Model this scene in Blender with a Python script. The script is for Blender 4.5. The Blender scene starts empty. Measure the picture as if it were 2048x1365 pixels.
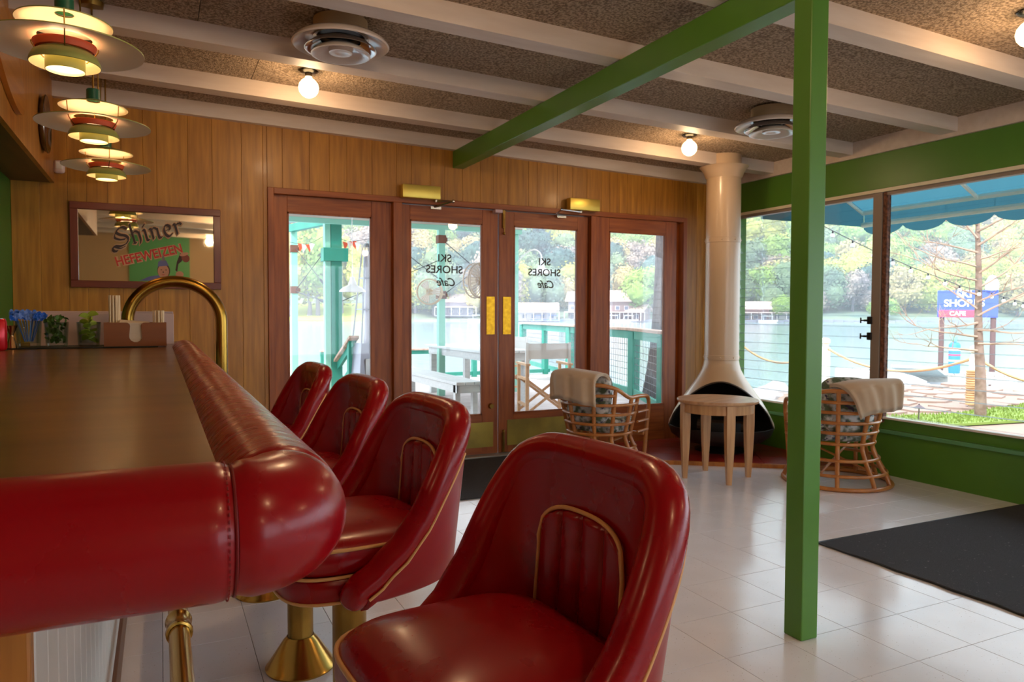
import bpy, bmesh, math, random
from math import sin, cos, pi, radians, sqrt, atan2, exp
from mathutils import Vector, Matrix, Euler, noise
random.seed(7)
R = random.Random(11)
SC = bpy.context.scene
COL = SC.collection
# ------------------------------------------------------------------ camera, world, sun, exposure
CAM_H = 1.24
cd = bpy.data.cameras.new('camera'); cam = bpy.data.objects.new('camera', cd); COL.objects.link(cam)
yaw, pitch, roll = .4489, -.0374, .0031
fw = Vector((sin(yaw)*cos(pitch), cos(yaw)*cos(pitch), sin(pitch)))
rt = Vector((cos(yaw), -sin(yaw), 0)); up = rt.cross(fw)
r2 = rt*cos(roll) + up*sin(roll); u2 = -rt*sin(roll) + up*cos(roll)
m = Matrix((r2, u2, -fw)).transposed().to_4x4(); m.translation = (0, 0, CAM_H); cam.matrix_world = m
cd.sensor_fit = 'HORIZONTAL'; cd.sensor_width = 36; cd.lens = 1464.5/2048*36
cd.clip_start = .02; cd.clip_end = 2000
cd.dof.use_dof = True; cd.dof.focus_distance = 1.35; cd.dof.aperture_fstop = 15
SC.camera = cam
SC.view_settings.view_transform = 'Standard'; SC.view_settings.look = 'None'
SC.view_settings.gamma = 1; SC.view_settings.use_curve_mapping = False
SC.view_settings.exposure = 0.62
SC.cycles.max_bounces = 8; SC.cycles.transparent_max_bounces = 40
SC.cycles.diffuse_bounces = 4; SC.cycles.glossy_bounces = 4; SC.cycles.transmission_bounces = 8
SC.cycles.use_denoising = True; SC.cycles.sample_clamp_indirect = 6
SC.cycles.caustics_reflective = False; SC.cycles.caustics_refractive = False
w = bpy.data.worlds.new('sky'); SC.world = w; w.use_nodes = True
bg = w.node_tree.nodes['Background']
bg.inputs[0].default_value = (.80, .90, 1.0, 1); bg.inputs[1].default_value = 2.75
def lamp(name, kind, loc, power, color, size=.05, rot=None):
    l = bpy.data.lights.new(name, kind); l.energy = power; l.color = color
    if kind == 'POINT': l.shadow_soft_size = size
    o = bpy.data.objects.new(name, l); o.location = loc
    if rot: o.rotation_euler = rot
    COL.objects.link(o); return o
sun = lamp('sun', 'SUN', (0, 0, 30), 3.0, (1, .95, .86)); sun.data.angle = .02
sun.rotation_euler = Vector((.75, .42, -.95)).to_track_quat('-Z', 'Y').to_euler()
WARM = (1, .66, .36)
BULB_W = 11
# ------------------------------------------------------------------ materials
def s2l(c):
    return tuple(((x/255)/12.92 if x/255 <= .04045 else ((x/255+.055)/1.055)**2.4) for x in c)
MATS = {}
def mat(name, rgb, rough=.5, metal=0, bump=0, bscale=40, var=0, vscale=8, vcol=None, stretch=None, coat=0, emit=None, spec=.5, trans=0, sheen=0, ramp=(.35, .65), detail=4, bdist=.002, dots=None):
    """sRGB 0-255 colour; var mixes towards vcol by noise; bump by noise."""
    if name in MATS: return MATS[name]
    m = bpy.data.materials.new(name); m.use_nodes = True; nt = m.node_tree; N = nt.nodes; L = nt.links
    b = N['Principled BSDF']; c = s2l(rgb) + (1,)
    b.inputs['Base Color'].default_value = c; b.inputs['Roughness'].default_value = rough
    b.inputs['Metallic'].default_value = metal; b.inputs['Specular IOR Level'].default_value = spec
    if coat: b.inputs['Coat Weight'].default_value = coat; b.inputs['Coat Roughness'].default_value = .12
    if trans: b.inputs['Transmission Weight'].default_value = trans
    if sheen: b.inputs['Sheen Weight'].default_value = sheen
    tc = N.new('ShaderNodeTexCoord'); mp = N.new('ShaderNodeMapping'); L.new(tc.outputs['Object'], mp.inputs[0])
    if stretch: mp.inputs['Scale'].default_value = stretch
    col = None
    if var:
        n = N.new('ShaderNodeTexNoise'); n.inputs['Scale'].default_value = vscale; n.inputs['Detail'].default_value = detail
        L.new(mp.outputs[0], n.inputs['Vector'])
        r = N.new('ShaderNodeValToRGB'); r.color_ramp.elements[0].position = ramp[0]; r.color_ramp.elements[1].position = ramp[1]
        r.color_ramp.elements[0].color = c
        v = s2l(vcol or [x*.6 for x in rgb]); r.color_ramp.elements[1].color = tuple(c[i]*(1-var)+v[i]*var for i in range(3)) + (1,)
        L.new(n.outputs['Fac'], r.inputs[0]); col = r.outputs[0]
    if dots:
        dc, ds, dt = dots
        n = N.new('ShaderNodeTexNoise'); n.inputs['Scale'].default_value = ds; n.inputs['Detail'].default_value = 2
        L.new(tc.outputs['Object'], n.inputs['Vector'])
        r = N.new('ShaderNodeValToRGB'); r.color_ramp.elements[0].position = dt; r.color_ramp.elements[1].position = dt+.05
        r.color_ramp.elements[0].color = (0, 0, 0, 1); r.color_ramp.elements[1].color = (1, 1, 1, 1)
        L.new(n.outputs['Fac'], r.inputs[0])
        mx = N.new('ShaderNodeMix'); mx.data_type = 'RGBA'
        L.new(r.outputs[0], mx.inputs[0]); mx.inputs[6].default_value = c
        if col: L.new(col, mx.inputs[6])
        mx.inputs[7].default_value = s2l(dc) + (1,); col = mx.outputs[2]
    if col: L.new(col, b.inputs['Base Color'])
    if bump:
        n = N.new('ShaderNodeTexNoise'); n.inputs['Scale'].default_value = bscale; n.inputs['Detail'].default_value = 5
        L.new(mp.outputs[0], n.inputs['Vector'])
        bp = N.new('ShaderNodeBump'); bp.inputs['Strength'].default_value = bump; bp.inputs['Distance'].default_value = bdist
        L.new(n.outputs['Fac'], bp.inputs['Height']); L.new(bp.outputs[0], b.inputs['Normal'])
    if emit:
        b.inputs['Emission Color'].default_value = s2l(emit[0]) + (1,); b.inputs['Emission Strength'].default_value = emit[1]
    MATS[name] = m; return m
def wood(name, dark, light, rough=.45, axis=2, scale=1.0, coat=0, bump=.15):
    """grain stretched along an object axis"""
    if name in MATS: return MATS[name]
    st = [14*scale, 14*scale, 14*scale]; st[axis] = 1.1*scale
    m = mat(name, light, rough, 0, bump, 3, .9, 2.2, dark, tuple(st), coat=coat, ramp=(.3, .75), detail=7)
    return m
def vinyl(name, rgb, wrinkle=.5, stretch=(1, 1, 1), scale=7):
    m = mat(name, rgb, .3, 0, coat=.10, spec=.32)
    nt = m.node_tree; N = nt.nodes; L = nt.links; b = N['Principled BSDF']
    tc = N.new('ShaderNodeTexCoord'); mp = N.new('ShaderNodeMapping'); mp.inputs['Scale'].default_value = stretch
    L.new(tc.outputs['Object'], mp.inputs[0])
    n1 = N.new('ShaderNodeTexNoise'); n1.inputs['Scale'].default_value = scale; n1.inputs['Detail'].default_value = 4; n1.inputs['Distortion'].default_value = .2
    L.new(mp.outputs[0], n1.inputs['Vector'])
    n2 = N.new('ShaderNodeTexNoise'); n2.inputs['Scale'].default_value = 260; n2.inputs['Detail'].default_value = 2
    L.new(tc.outputs['Object'], n2.inputs['Vector'])
    b1 = N.new('ShaderNodeBump'); b1.inputs['Strength'].default_value = wrinkle; b1.inputs['Distance'].default_value = .008
    b2 = N.new('ShaderNodeBump'); b2.inputs['Strength'].default_value = .10; b2.inputs['Distance'].default_value = .0006
    L.new(n1.outputs['Fac'], b1.inputs['Height']); L.new(n2.outputs['Fac'], b2.inputs['Height'])
    L.new(b1.outputs[0], b2.inputs['Normal']); L.new(b2.outputs[0], b.inputs['Normal']); L.new(b2.outputs[0], b.inputs['Coat Normal'])
    # scuffs change the gloss
    n3 = N.new('ShaderNodeTexNoise'); n3.inputs['Scale'].default_value = 5; n3.inputs['Detail'].default_value = 8; L.new(mp.outputs[0], n3.inputs['Vector'])
    mr = N.new('ShaderNodeMapRange'); mr.inputs['From Min'].default_value = .3; mr.inputs['From Max'].default_value = .75
    mr.inputs['To Min'].default_value = .25; mr.inputs['To Max'].default_value = .31
    L.new(n3.outputs['Fac'], mr.inputs[0]); L.new(mr.outputs[0], b.inputs['Roughness'])
    return m
def glass_mat(name, tint=(255, 255, 255), refl=1.0, haze=0.0):
    m = bpy.data.materials.new(name); m.use_nodes = True; N = m.node_tree.nodes; L = m.node_tree.links
    N.remove(N['Principled BSDF']); o = N['Material Output']
    t = N.new('ShaderNodeBsdfTransparent'); t.inputs[0].default_value = s2l(tint) + (1,)
    g = N.new('ShaderNodeBsdfGlossy'); g.inputs['Roughness'].default_value = .02
    f = N.new('ShaderNodeFresnel'); f.inputs[0].default_value = 1.45
    mu = N.new('ShaderNodeMath'); mu.operation = 'MULTIPLY'; mu.inputs[1].default_value = refl; L.new(f.outputs[0], mu.inputs[0])
    mx = N.new('ShaderNodeMixShader'); L.new(mu.outputs[0], mx.inputs[0]); L.new(t.outputs[0], mx.inputs[1]); L.new(g.outputs[0], mx.inputs[2])
    out = mx
    if haze:
        d = N.new('ShaderNodeBsdfTranslucent'); d.inputs[0].default_value = (.95, .97, 1, 1)
        m2 = N.new('ShaderNodeMixShader'); m2.inputs[0].default_value = haze
        L.new(mx.outputs[0], m2.inputs[1]); L.new(d.outputs[0], m2.inputs[2]); out = m2
    L.new(out.outputs[0], o.inputs[0]); MATS[name] = m; return m

RED = vinyl('red_vinyl', (142, 0, 12), .05, (1, 1, 1), 7)
REDR = vinyl('red_vinyl_rail', (140, 0, 14), .08, (1, 1, 1), 9)
REDL = vinyl('red_vinyl_creased', (142, 0, 14), .36, (3, 14, 3), 4)
PIPE = mat('tan_piping', (214, 160, 98), .45)
BRASS = mat('brass', (205, 160, 78), .22, 1, .05, 60)
BRASSD = mat('aged_brass', (168, 132, 62), .33, 1, .15, 30, .7, 9, (120, 92, 48))
GREEN = mat('green_paint', (84, 136, 44), .38, 0, .12, 30, .25, 5, (70, 118, 34))
GREEND = mat('green_wall_paint', (56, 104, 22), .5)
CREAM = mat('cream_paint', (226, 210, 196), .5, 0, .15, 12, .3, 3, (196, 172, 152), (1, 6, 6))
PINE = wood('pine_panelling', (142, 88, 20), (192, 132, 44), .42, 2, 1.0, .05)
MAHOG = wood('mahogany', (116, 52, 12), (170, 92, 34), .45, 2, 1.2, .03)
MAHOGH = wood('mahogany_rail', (116, 52, 12), (170, 92, 34), .45, 0, 1.2, .03)
OAK = wood('oak', (150, 84, 26), (204, 132, 52), .4, 2, 1, .1)
WHITE = mat('white_paint', (236, 232, 226), .45)
METAL = mat('steel', (190, 190, 190), .25, 1)
BLACK = mat('black_metal', (26, 26, 28), .4)
GLASS = glass_mat('window_glass')
# ------------------------------------------------------------------ geometry helpers
class MB:
    def __init__(s): s.b = bmesh.new()
    def _face(s, vs):
        try: return s.b.faces.new(vs)
        except ValueError: return None
    def box(s, c, d, rot=None, bev=0):
        """box centred c with full sizes d"""
        M = Matrix.Translation(c)
        if rot is not None: M = M @ (rot.to_matrix().to_4x4() if hasattr(rot, 'to_matrix') else rot.to_4x4())
        M = M @ Matrix.Diagonal((d[0], d[1], d[2], 1))
        r = bmesh.ops.create_cube(s.b, size=1, matrix=M)
        if bev:
            es = list({e for v in r['verts'] for e in v.link_edges})
            bmesh.ops.bevel(s.b, geom=es, offset=bev, segments=1 if bev < .004 else 2, affect='EDGES', profile=.5)
        return s
    def b2(s, p0, p1, bev=0):
        c = [(a+b)/2 for a, b in zip(p0, p1)]; d = [abs(b-a) for a, b in zip(p0, p1)]
        return s.box(c, d, None, bev)
    def beam(s, p0, p1, wd, ht, bev=0, upv=(0, 0, 1)):
        p0 = Vector(p0); p1 = Vector(p1); z = (p1-p0); ln = z.length; z.normalize()
        x = z.cross(Vector(upv));
        if x.length < 1e-4: x = z.cross(Vector((0, 1, 0)))
        x.normalize(); y = x.cross(z)
        M = Matrix((x, y, z)).transposed()
        return s.box((p0+p1)/2, (wd, ht, ln), M, bev)
    def cone(s, p0, p1, r0, r1=None, seg=12, caps=True):
        r1 = r0 if r1 is None else r1
        p0 = Vector(p0); p1 = Vector(p1); z = p1-p0; ln = z.length
        q = z.to_track_quat('Z', 'Y')
        M = Matrix.Translation((p0+p1)/2) @ q.to_matrix().to_4x4()
        bmesh.ops.create_cone(s.b, cap_ends=caps, segments=seg, radius1=max(r0, 1e-5), radius2=max(r1, 1e-5), depth=ln, matrix=M)
        return s
    def tube(s, pts, r, seg=8, closed=False, caps=True):
        pts = [Vector(p) for p in pts]; n = len(pts); rr = r if isinstance(r, (list, tuple)) else [r]*n
        rings = []; prev = None
        for i, p in enumerate(pts):
            a = pts[i-1] if (i or closed) else p; c = pts[(i+1) % n] if (i < n-1 or closed) else p
            t = (c-a).normalized()
            if prev is None:
                x = t.orthogonal().normalized()
            else:
                x = prev - t*prev.dot(t)
                if x.length < 1e-6: x = t.orthogonal()
                x.normalize()
            prev = x; y = t.cross(x)
            rings.append([s.b.verts.new(p + (x*cos(2*pi*k/seg) + y*sin(2*pi*k/seg))*rr[i]) for k in range(seg)])
        m = n if closed else n-1
        for i in range(m):
            A = rings[i]; B = rings[(i+1) % n]
            for k in range(seg): s._face((A[k], A[(k+1) % seg], B[(k+1) % seg], B[k]))
        if caps and not closed:
            s._face(rings[0][::-1]); s._face(rings[-1])
        return s
    def lathe(s, prof, seg=24, c=(0, 0, 0), M=None, caps=False):
        rings = []
        for r, z in prof:
            rings.append([s.b.verts.new(Vector(c) + Vector((r*cos(2*pi*k/seg), r*sin(2*pi*k/seg), z))) for k in range(seg)] if r > 1e-6 else [s.b.verts.new(Vector(c)+Vector((0, 0, z)))])
        for A, B in zip(rings, rings[1:]):
            for k in range(seg):
                a = A[k % len(A)], A[(k+1) % len(A)]; d = B[(k+1) % len(B)], B[k % len(B)]
                vs = []
                for v in (a[0], a[1], d[0], d[1]):
                    if v not in vs: vs.append(v)
                if len(vs) > 2: s._face(vs)
        if caps:
            for rg in (rings[0], rings[-1]):
                if len(rg) > 2: s._face(rg)
        if M is not None: bmesh.ops.transform(s.b, matrix=M, verts=[v for rg in rings for v in rg])
        return s
    def grid(s, f, nu, nv, closeu=False, closev=False):
        V = [[s.b.verts.new(f(i/(nu if closeu else nu-1), j/(nv if closev else nv-1))) for j in range(nv)] for i in range(nu)]
        for i in range(nu if closeu else nu-1):
            for j in range(nv if closev else nv-1):
                s._face((V[i][j], V[(i+1) % nu][j], V[(i+1) % nu][(j+1) % nv], V[i][(j+1) % nv]))
        return s
    def prism(s, poly, ext):
        """poly list of 3d points, extruded by vector ext"""
        e = Vector(ext); A = [s.b.verts.new(Vector(p)) for p in poly]; B = [s.b.verts.new(Vector(p)+e) for p in poly]
        s._face(A[::-1]); s._face(B); n = len(A)
        for k in range(n): s._face((A[k], A[(k+1) % n], B[(k+1) % n], B[k]))
        return s
    def sph(s, c, r, seg=12, ring=8, sc=(1, 1, 1)):
        M = Matrix.Translation(c) @ Matrix.Diagonal((r*sc[0], r*sc[1], r*sc[2], 1))
        bmesh.ops.create_uvsphere(s.b, u_segments=seg, v_segments=ring, radius=1, matrix=M); return s
    def quad(s, *ps): s._face([s.b.verts.new(Vector(p)) for p in ps]); return s
    def fix(s): bmesh.ops.recalc_face_normals(s.b, faces=s.b.faces); return s
    def build(s, name, m, parent=None, smooth=None, kind=None, label=None, loc=None, rot=None):
        s.fix()
        me = bpy.data.meshes.new(name); s.b.to_mesh(me); s.b.free()
        if smooth is not None:
            me.shade_smooth()
            if smooth < 180: me.set_sharp_from_angle(angle=radians(smooth))
        if m: me.materials.append(m)
        o = bpy.data.objects.new(name, me); COL.objects.link(o)
        if parent: o.parent = parent
        if kind: o['kind'] = kind
        if label: o['label'] = label
        if loc: o.location = loc
        if rot: o.rotation_euler = rot
        return o
def tag(o, label=None, cat=None, group=None, kind=None):
    if label: o['label'] = label
    if cat: o['category'] = cat
    if group: o['group'] = group
    if kind: o['kind'] = kind
    return o
def empty(name, loc=(0, 0, 0), rz=0, **k):
    o = bpy.data.objects.new(name, None); COL.objects.link(o); o.location = loc; o.rotation_euler = (0, 0, rz); o.empty_display_size = .1
    return tag(o, **k)
def tree(o, parent=None):
    c = o.copy(); COL.objects.link(c); c.parent = parent
    for ch in list(o.children): tree(ch, c)
    return c
def dup(o, loc, rz=None, label=None, group=None, sc=None):
    c = tree(o); c.location = loc
    if rz is not None: c.rotation_euler = (0, 0, rz)
    if label: c['label'] = label
    if group: c['group'] = group
    if sc: c.scale = (sc, sc, sc) if not hasattr(sc, '__len__') else sc
    return c
def bez(P, n=12):
    """Catmull-Rom through points"""
    P = [Vector(p) for p in P]; Q = [P[0]*2-P[1]] + P + [P[-1]*2-P[-2]]; out = []
    for i in range(1, len(Q)-2):
        for k in range(n):
            t = k/n; a, b, c, d = Q[i-1], Q[i], Q[i+1], Q[i+2]
            out.append(.5*((2*b)+(c-a)*t+(2*a-5*b+4*c-d)*t*t+(3*b-a-3*c+d)*t**3))
    out.append(P[-1]); return out
def copyobj(o, parent, loc=None, rot=None, sc=None):
    c = o.copy(); COL.objects.link(c); c.parent = parent
    if loc is not None: c.location = loc
    if rot is not None: c.rotation_euler = rot
    if sc is not None: c.scale = sc
    return c
# ================================================================== ROOM SHELL
D = 5.7435; XR = 5.0626; XL = -4.6; YB = -4.2; WT = .14
def zb(x): return 2.59 - .025*(x-2.2)        # underside of joists
def zcl(x): return zb(x) + .10               # ceiling boards
# ---- floor: vinyl composition tiles, one foot square
TILE = mat('vinyl_tile', (240, 239, 246), .16, 0, .07, 7, .35, 5, (226, 223, 228), bdist=.004, dots=((150, 128, 112), 130, .70))
GROUT = mat('tile_joint', (120, 110, 104), .8)
fl = MB().b2((XL-.2, YB-.2, -.12), (XR+.12, D+.1, -.006)).build('floor', GROUT); tag(fl, 'pale speckled vinyl tile floor of the bar room', 'floor', kind='structure')
tb = MB().box((0, 0, -.003), (.3032, .3082, .006), None, .0008).build('floor_tile', TILE, fl)
x0 = 1.825-.305*6.5; y0 = 1.69+.155
xs = [x0+.305*i for i in range(-20, 22)]; ys = [y0+.31*j for j in range(-22, 16)]
big = MB(); first = True
for x in xs:
    for y in ys:
        if x-.16 < XL or x-.14 > XR or y-.16 < YB: continue
        if y+.05 > D: continue
        if x > -.25 and y > .75:
            if y > 5.6 and False: continue
            if first: tb.location = (x, y, 0); first = False
            else: copyobj(tb, fl, (x, y, 0))
        else: big.box((x, y, -.003), (.3032, .3082, .006))
big.build('tile_field', TILE, fl, kind='stuff')
# ---- far wall with pine planks
wb = empty('wall_back', label='far wall of vertical pine boards around the glass doors', cat='wall', kind='structure')
DX0, DX1, DZ = .7377, 4.6527, 2.1765
core = MB()
core.b2((XL-.2, D+.02, 0), (DX0, D+WT, 2.9)); core.b2((DX1, D+.02, 0), (XR+.12, D+WT, 2.9)); core.b2((DX0, D+.02, DZ), (DX1, D+WT, 2.9))
core.build('wall_core', PINE, wb)
PINE2 = wood('pine_panelling_dark', (136, 84, 18), (184, 126, 40), .42, 2, 1.0, .05)
PINE3 = wood('pine_panelling_light', (146, 92, 22), (198, 138, 48), .42, 2, 1.0, .05)
x = -.862
while x < XR-.01:
    wd = R.choice([.085, .11, .135, .16, .20, .125, .15])
    x1 = min(x+wd, XR); 
    if XR-x1 < .05: x1 = XR
    for a, b in ((DX0, 1e9), (DX1, 1e9)):
        if x < a-.001 and x1 > a: x1 = a
    above = x >= DX0-.001 and x1 <= DX1+.001
    z0 = DZ if above else 0
    MB().b2((x+.0005, D-.0, z0), (x1-.0005, D+.022, zcl(x)+.02), .0018).build('plank', R.choice([PINE, PINE, PINE2, PINE3]), wb)
    x = x1
MB().b2((XL, D, 0), (-.862, D+.022, 2.9)).build('side_panel', GREEND, wb)
# ---- other walls
GW = mat('back_room_paint', (120, 150, 96), .6)
o = MB().b2((XL-WT, YB-WT, -.05), (XL, D+.1, 2.95)).build('wall_left', GW); tag(o, 'green painted wall on the far side of the bar', 'wall', kind='structure')
b = MB(); b.b2((XL-WT, YB-WT, -.05), (XR+.1, YB, .35)); b.b2((XL-WT, YB-WT, 2.25), (XR+.1, YB, 2.95)); b.b2((XL-WT, YB-WT, .35), (1.2, YB, 2.25)); b.b2((4.6, YB-WT, .35), (XR+.1, YB, 2.25))
o = b.build('wall_front', mat('tan_wall', (196, 160, 116), .6)); tag(o, 'tan wall behind the viewpoint, its window enlarged for daylight', 'wall', kind='structure')
MB().b2((-.50, YB, .9), (.55, YB+.03, 2.75)).build('green_panel', mat('green_back_panel', (96, 168, 104), .5), o)
wf = empty('window_8', label='unseen window behind the viewpoint, made wide to let in daylight', cat='window', kind='structure')  # unseen window, enlarged to brighten the floor and bar front
for x in (1.2, 2.3, 3.42, 4.54): MB().b2((x, YB-.1, .35), (x+.06, YB-.02, 2.25)).build('frame_post', WHITE, wf)
MB().b2((1.2, YB-.06, .35), (4.6, YB-.054, 2.25)).build('glass_pane', GLASS, wf)
# ---- bar-back green wall and the bulkhead above the bar
o = MB().b2((-.99, 5.0, 0), (-.862, D, 2.102)).build('wall_bar', GREEND); tag(o, 'green side wall below the wooden bulkhead, left of the mirror', 'wall', kind='structure')
BULK = wood('bulkhead_ply', (150, 92, 30), (188, 128, 58), .42, 2, .7, .1)
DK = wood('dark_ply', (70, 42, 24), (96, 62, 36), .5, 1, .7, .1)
bk = empty('bulkhead', label='plywood bulkhead boxed in above the bar, plate and paddle hung on it', cat='bulkhead', kind='structure')
MB().b2((-.64, 2.0, 2.10), (-.615, D-.001, 2.80)).build('face_panel', BULK, bk)
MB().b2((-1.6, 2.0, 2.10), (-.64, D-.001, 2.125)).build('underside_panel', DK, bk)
# ---- right wall: sill wall, window band, green header
wr = empty('wall_right', label='green painted window wall with a low sill and deep header', cat='wall', kind='structure')
MB().b2((XR, YB, 0), (XR+.12, D, .335)).build('lower_wall', GREEN, wr)
MB().b2((XR-.018, YB, .322), (XR+.14, D, .352), .004).build('ledge', mat('green_gloss', (96, 158, 110), .22, coat=.3), wr)
MB().b2((XR+.03, YB, .352), (XR+.14, D, .43)).build('sill_board', GREEN, wr)
MB().b2((XR-.01, YB, 2.215), (XR+.12, D, 2.492), .004).build('header', GREEN, wr)
MB().b2((XR-.016, YB, 2.190), (XR+.10, D, 2.215)).build('head_trim', mat('cream_trim', (240, 230, 200), .4), wr)
MB().b2((XR-.035, YB, 2.492), (XR+.12, D, 2.66)).build('wall_plate', CREAM, wr)
MB().b2((XR-.02, 5.49, .352), (XR+.12, D, 2.197)).build('end_board', GREEN, wr)
# ---- ceiling boards in bays between joists
TECT = mat('fibre_board', (196, 172, 146), .95, 0, 1.0, 130, .8, 75, (112, 92, 72), ramp=(.42, .58), bdist=.012)
ce = empty('ceiling', label='rough fibre board ceiling carried on cream painted joists', cat='ceiling', kind='structure')
jy = [4.215-.856*k for k in range(-1, 10)]       # joist centre lines
def slab(x0, x1, y0, y1, h0, h1, fn):
    b = MB(); V = [(x0, y0), (x1, y0), (x1, y1), (x0, y1)]
    b.prism([(x, y, fn(x)+h0) for x, y in V], (0, 0, h1-h0)); return b
MB().prism([(XL-.3, YB-.2, 2.90), (XR+.9, YB-.2, 2.72), (XR+.9, D+.9, 2.72), (XL-.3, D+.9, 2.90)], (0, 0, .12)).build('roof_deck', CREAM, ce)
xe = [XL, -3.4, -2.2, -1.0, .2, 1.4, 2.6, 3.8, XR]
yb = [D] + [5.055] + [y for y in jy if y < 4.5]
yb = [D, 5.071] + [4.215-.856*k for k in range(0, 10)]
for k in range(len(yb)-1):
    for i in range(len(xe)-1):
        off = .35 if k % 2 else 0
        a = xe[i]+(off if i else 0); b = xe[i+1]+(off if i < len(xe)-2 else 0)
        if yb[k] < YB: continue
        slab(a+.002, b-.002, max(yb[k+1], YB)+.001, yb[k]-.001, 0, .03, zcl).build('ceiling_panel', TECT, ce)
slab(XL, XR, D-.055, D, 0, .1, zb).build('joist', CREAM, ce)
for y in [5.055] + [4.215-.856*k for k in range(0, 10)]:
    slab(XL, XR, y-.062, y+.062, 0, .1, zb).build('joist', CREAM, ce)
# ---- green girder and post
o = MB().b2((2.2145, -4.0, 2.448), (2.312, D-.001, 2.586), .003).build('girder', GREEN); tag(o, 'green painted girder running under the ceiling joists to the far wall', 'beam')
o = MB().b2((2.173, 1.981, 0), (2.2585, 2.068, 2.4475), .005).build('post', GREEN); tag(o, 'square green painted post standing in the middle of the tile floor', 'post')
# ================================================================== GLASS DOORS AND SIDELIGHTS
YF = D-.02   # face of casing
casing = empty('trim_1', label='mahogany casing and mullions framing the doors and sidelights', cat='door frame', kind='structure')
def cas(x0, x1, z0, z1, y0=-.02, y1=.12, vert=True): MB().b2((x0, D+y0, z0), (x1, D+y1, z1), .003).build('casing_board', MAHOG if vert else MAHOGH, casing)
cas(DX0, DX0+.045, 0, DZ); cas(DX1-.045, DX1, 0, DZ); cas(DX0+.045, DX1-.045, DZ-.045, DZ, vert=False)
cas(1.70, 1.775, 0, DZ-.045); cas(3.555, 3.625, 0, DZ-.045)
THR = mat('aluminium_threshold', (176, 168, 156), .35, .7)
MB().b2((1.775, D-.05, 0), (3.555, D+.10, .022), .004).build('threshold', THR, casing)
def leaf(name, x0, x1, g0, g1, y=.03, zt=DZ-.05, z0=.025, zg=(.3647, 2.0062), th=.045, **k):
    e = empty(name, (0, 0, 0), **k)
    for a, b, c, d, mt in ((x0, g0, z0, zt, MAHOG), (g1, x1, z0, zt, MAHOG), (g0, g1, zg[1], zt, MAHOGH), (g0, g1, z0, zg[0], MAHOGH)):
        MB().b2((a, D+y, c), (b, D+y+th, d), .002).build('stile' if mt is MAHOG else 'door_rail', mt, e)
    MB().b2((g0-.002, D+y+.018, zg[0]-.002), (g1+.002, D+y+.024, zg[1]+.002)).build('glass_pane', GLASS, e)
    for p0, p1 in (((g0, zg[0]), (g0+.012, zg[1])), ((g1-.012, zg[0]), (g1, zg[1])), ((g0, zg[1]-.012), (g1, zg[1])), ((g0, zg[0]), (g1, zg[0]+.012))):
        MB().b2((p0[0], D+y-.002, p0[1]), (p1[0], D+y+.018, p1[1])).build('glazing_bead', MAHOG, e)
    return e
leaf('window_1', DX0+.045, 1.70, .885, 1.5325, y=.03, z0=0, zt=DZ-.045, label='tall mahogany framed sidelight left of the doors, behind the red stools', cat='window', kind='structure')
leaf('window_2', 3.625, DX1-.115, 3.7622, 4.4081, y=.0, z0=0, zt=DZ-.045, label='tall mahogany framed sidelight between the doors and the fireplace', cat='window', kind='structure')
MB().b2((DX1-.115, D+.05, 0), (DX1-.045, D+.10, DZ-.045)).build('casing_board', MAHOG, casing)
d1 = leaf('door_1', 1.78, 2.643, 1.853, 2.4959, label='left leaf of the glazed mahogany double doors', cat='door', kind='structure')
d2 = leaf('door_2', 2.655, 3.55, 2.796, 3.4401, label='right leaf of the glazed mahogany double doors', cat='door', kind='structure')
KP = mat('tarnished_brass_plate', (172, 148, 62), .42, .45, .2, 12, .7, 5, (128, 110, 52))
MB().b2((1.80, D+.024, .085), (2.60, D+.031, .30)).build('kick_plate', KP, d1)
MB().b2((2.735, D+.024, .085), (3.50, D+.031, .31)).build('kick_plate', KP, d2)
PP = mat('push_plate_brass', (226, 168, 40), .3, .9, .6, 30, .6, 30, (180, 120, 30))
MB().b2((2.535, D+.024, 1.06), (2.612, D+.031, 1.385)).build('push_plate', PP, d1)
MB().b2((2.692, D+.024, 1.06), (2.768, D+.031, 1.385)).build('push_plate', PP, d2)
MB().cone((2.577, D+.028, .44), (2.577, D+.0, .44), .024, .02, 16).build('deadbolt', BRASSD, d1)
bz = MB(); bz.b2((2.683, D+.012, 1.98), (2.705, D+.03, 2.14)); bz.cone((2.694, D+.01, 1.93), (2.694, D+.01, 2.10), .006); bz.sph((2.694, D+.01, 1.93), .012); bz.build('flush_bolt', BRASSD, d2, 40)
bz = MB(); bz.b2((2.683, D+.012, .03), (2.705, D+.03, .20)); bz.cone((2.694, D+.01, .05), (2.694, D+.01, .21), .006); bz.sph((2.694, D+.01, .215), .013); bz.build('flush_bolt', BRASSD, d2, 40)
MB().b2((2.585, D-.045, 2.10), (2.655, D+.02, 2.127), .004).build('magnet_lock', mat('lilac_grey_plastic', (206, 178, 184), .5), d1)
YELB = mat('polished_brass_box', (226, 200, 96), .38, .75)
def closer(par, x0, x1, z, ax, ez):
    c = MB().b2((x0, D-.095, z), (x1, D-.021, z+.105), .006).build('door_closer', YELB, par, 40)
    a = MB(); s = 1 if ax > x1 else -1
    mx = x1-.03 if s > 0 else x0+.13
    a.tube([(mx, D-.06, z-.012), (ax, D-.15, z-.016), (ax-.11*s if s > 0 else ax+.03, D+.02, z-.05)], .009, 6)
    a.cone((mx, D-.06, z-.02), (mx, D-.06, z+.01), .014); a.sph((ax, D-.15, z-.016), .015, 8, 6)
    a.box((ax-.09*s, D+.015, z-.055), (.09, .02, .02))
    a.build('closer_arm', METAL, c, 40)
closer(d1, 1.755, 2.075, 2.165, 2.16, 0); closer(d2, 3.29, 3.60, 2.165, 3.17, 0)
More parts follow.
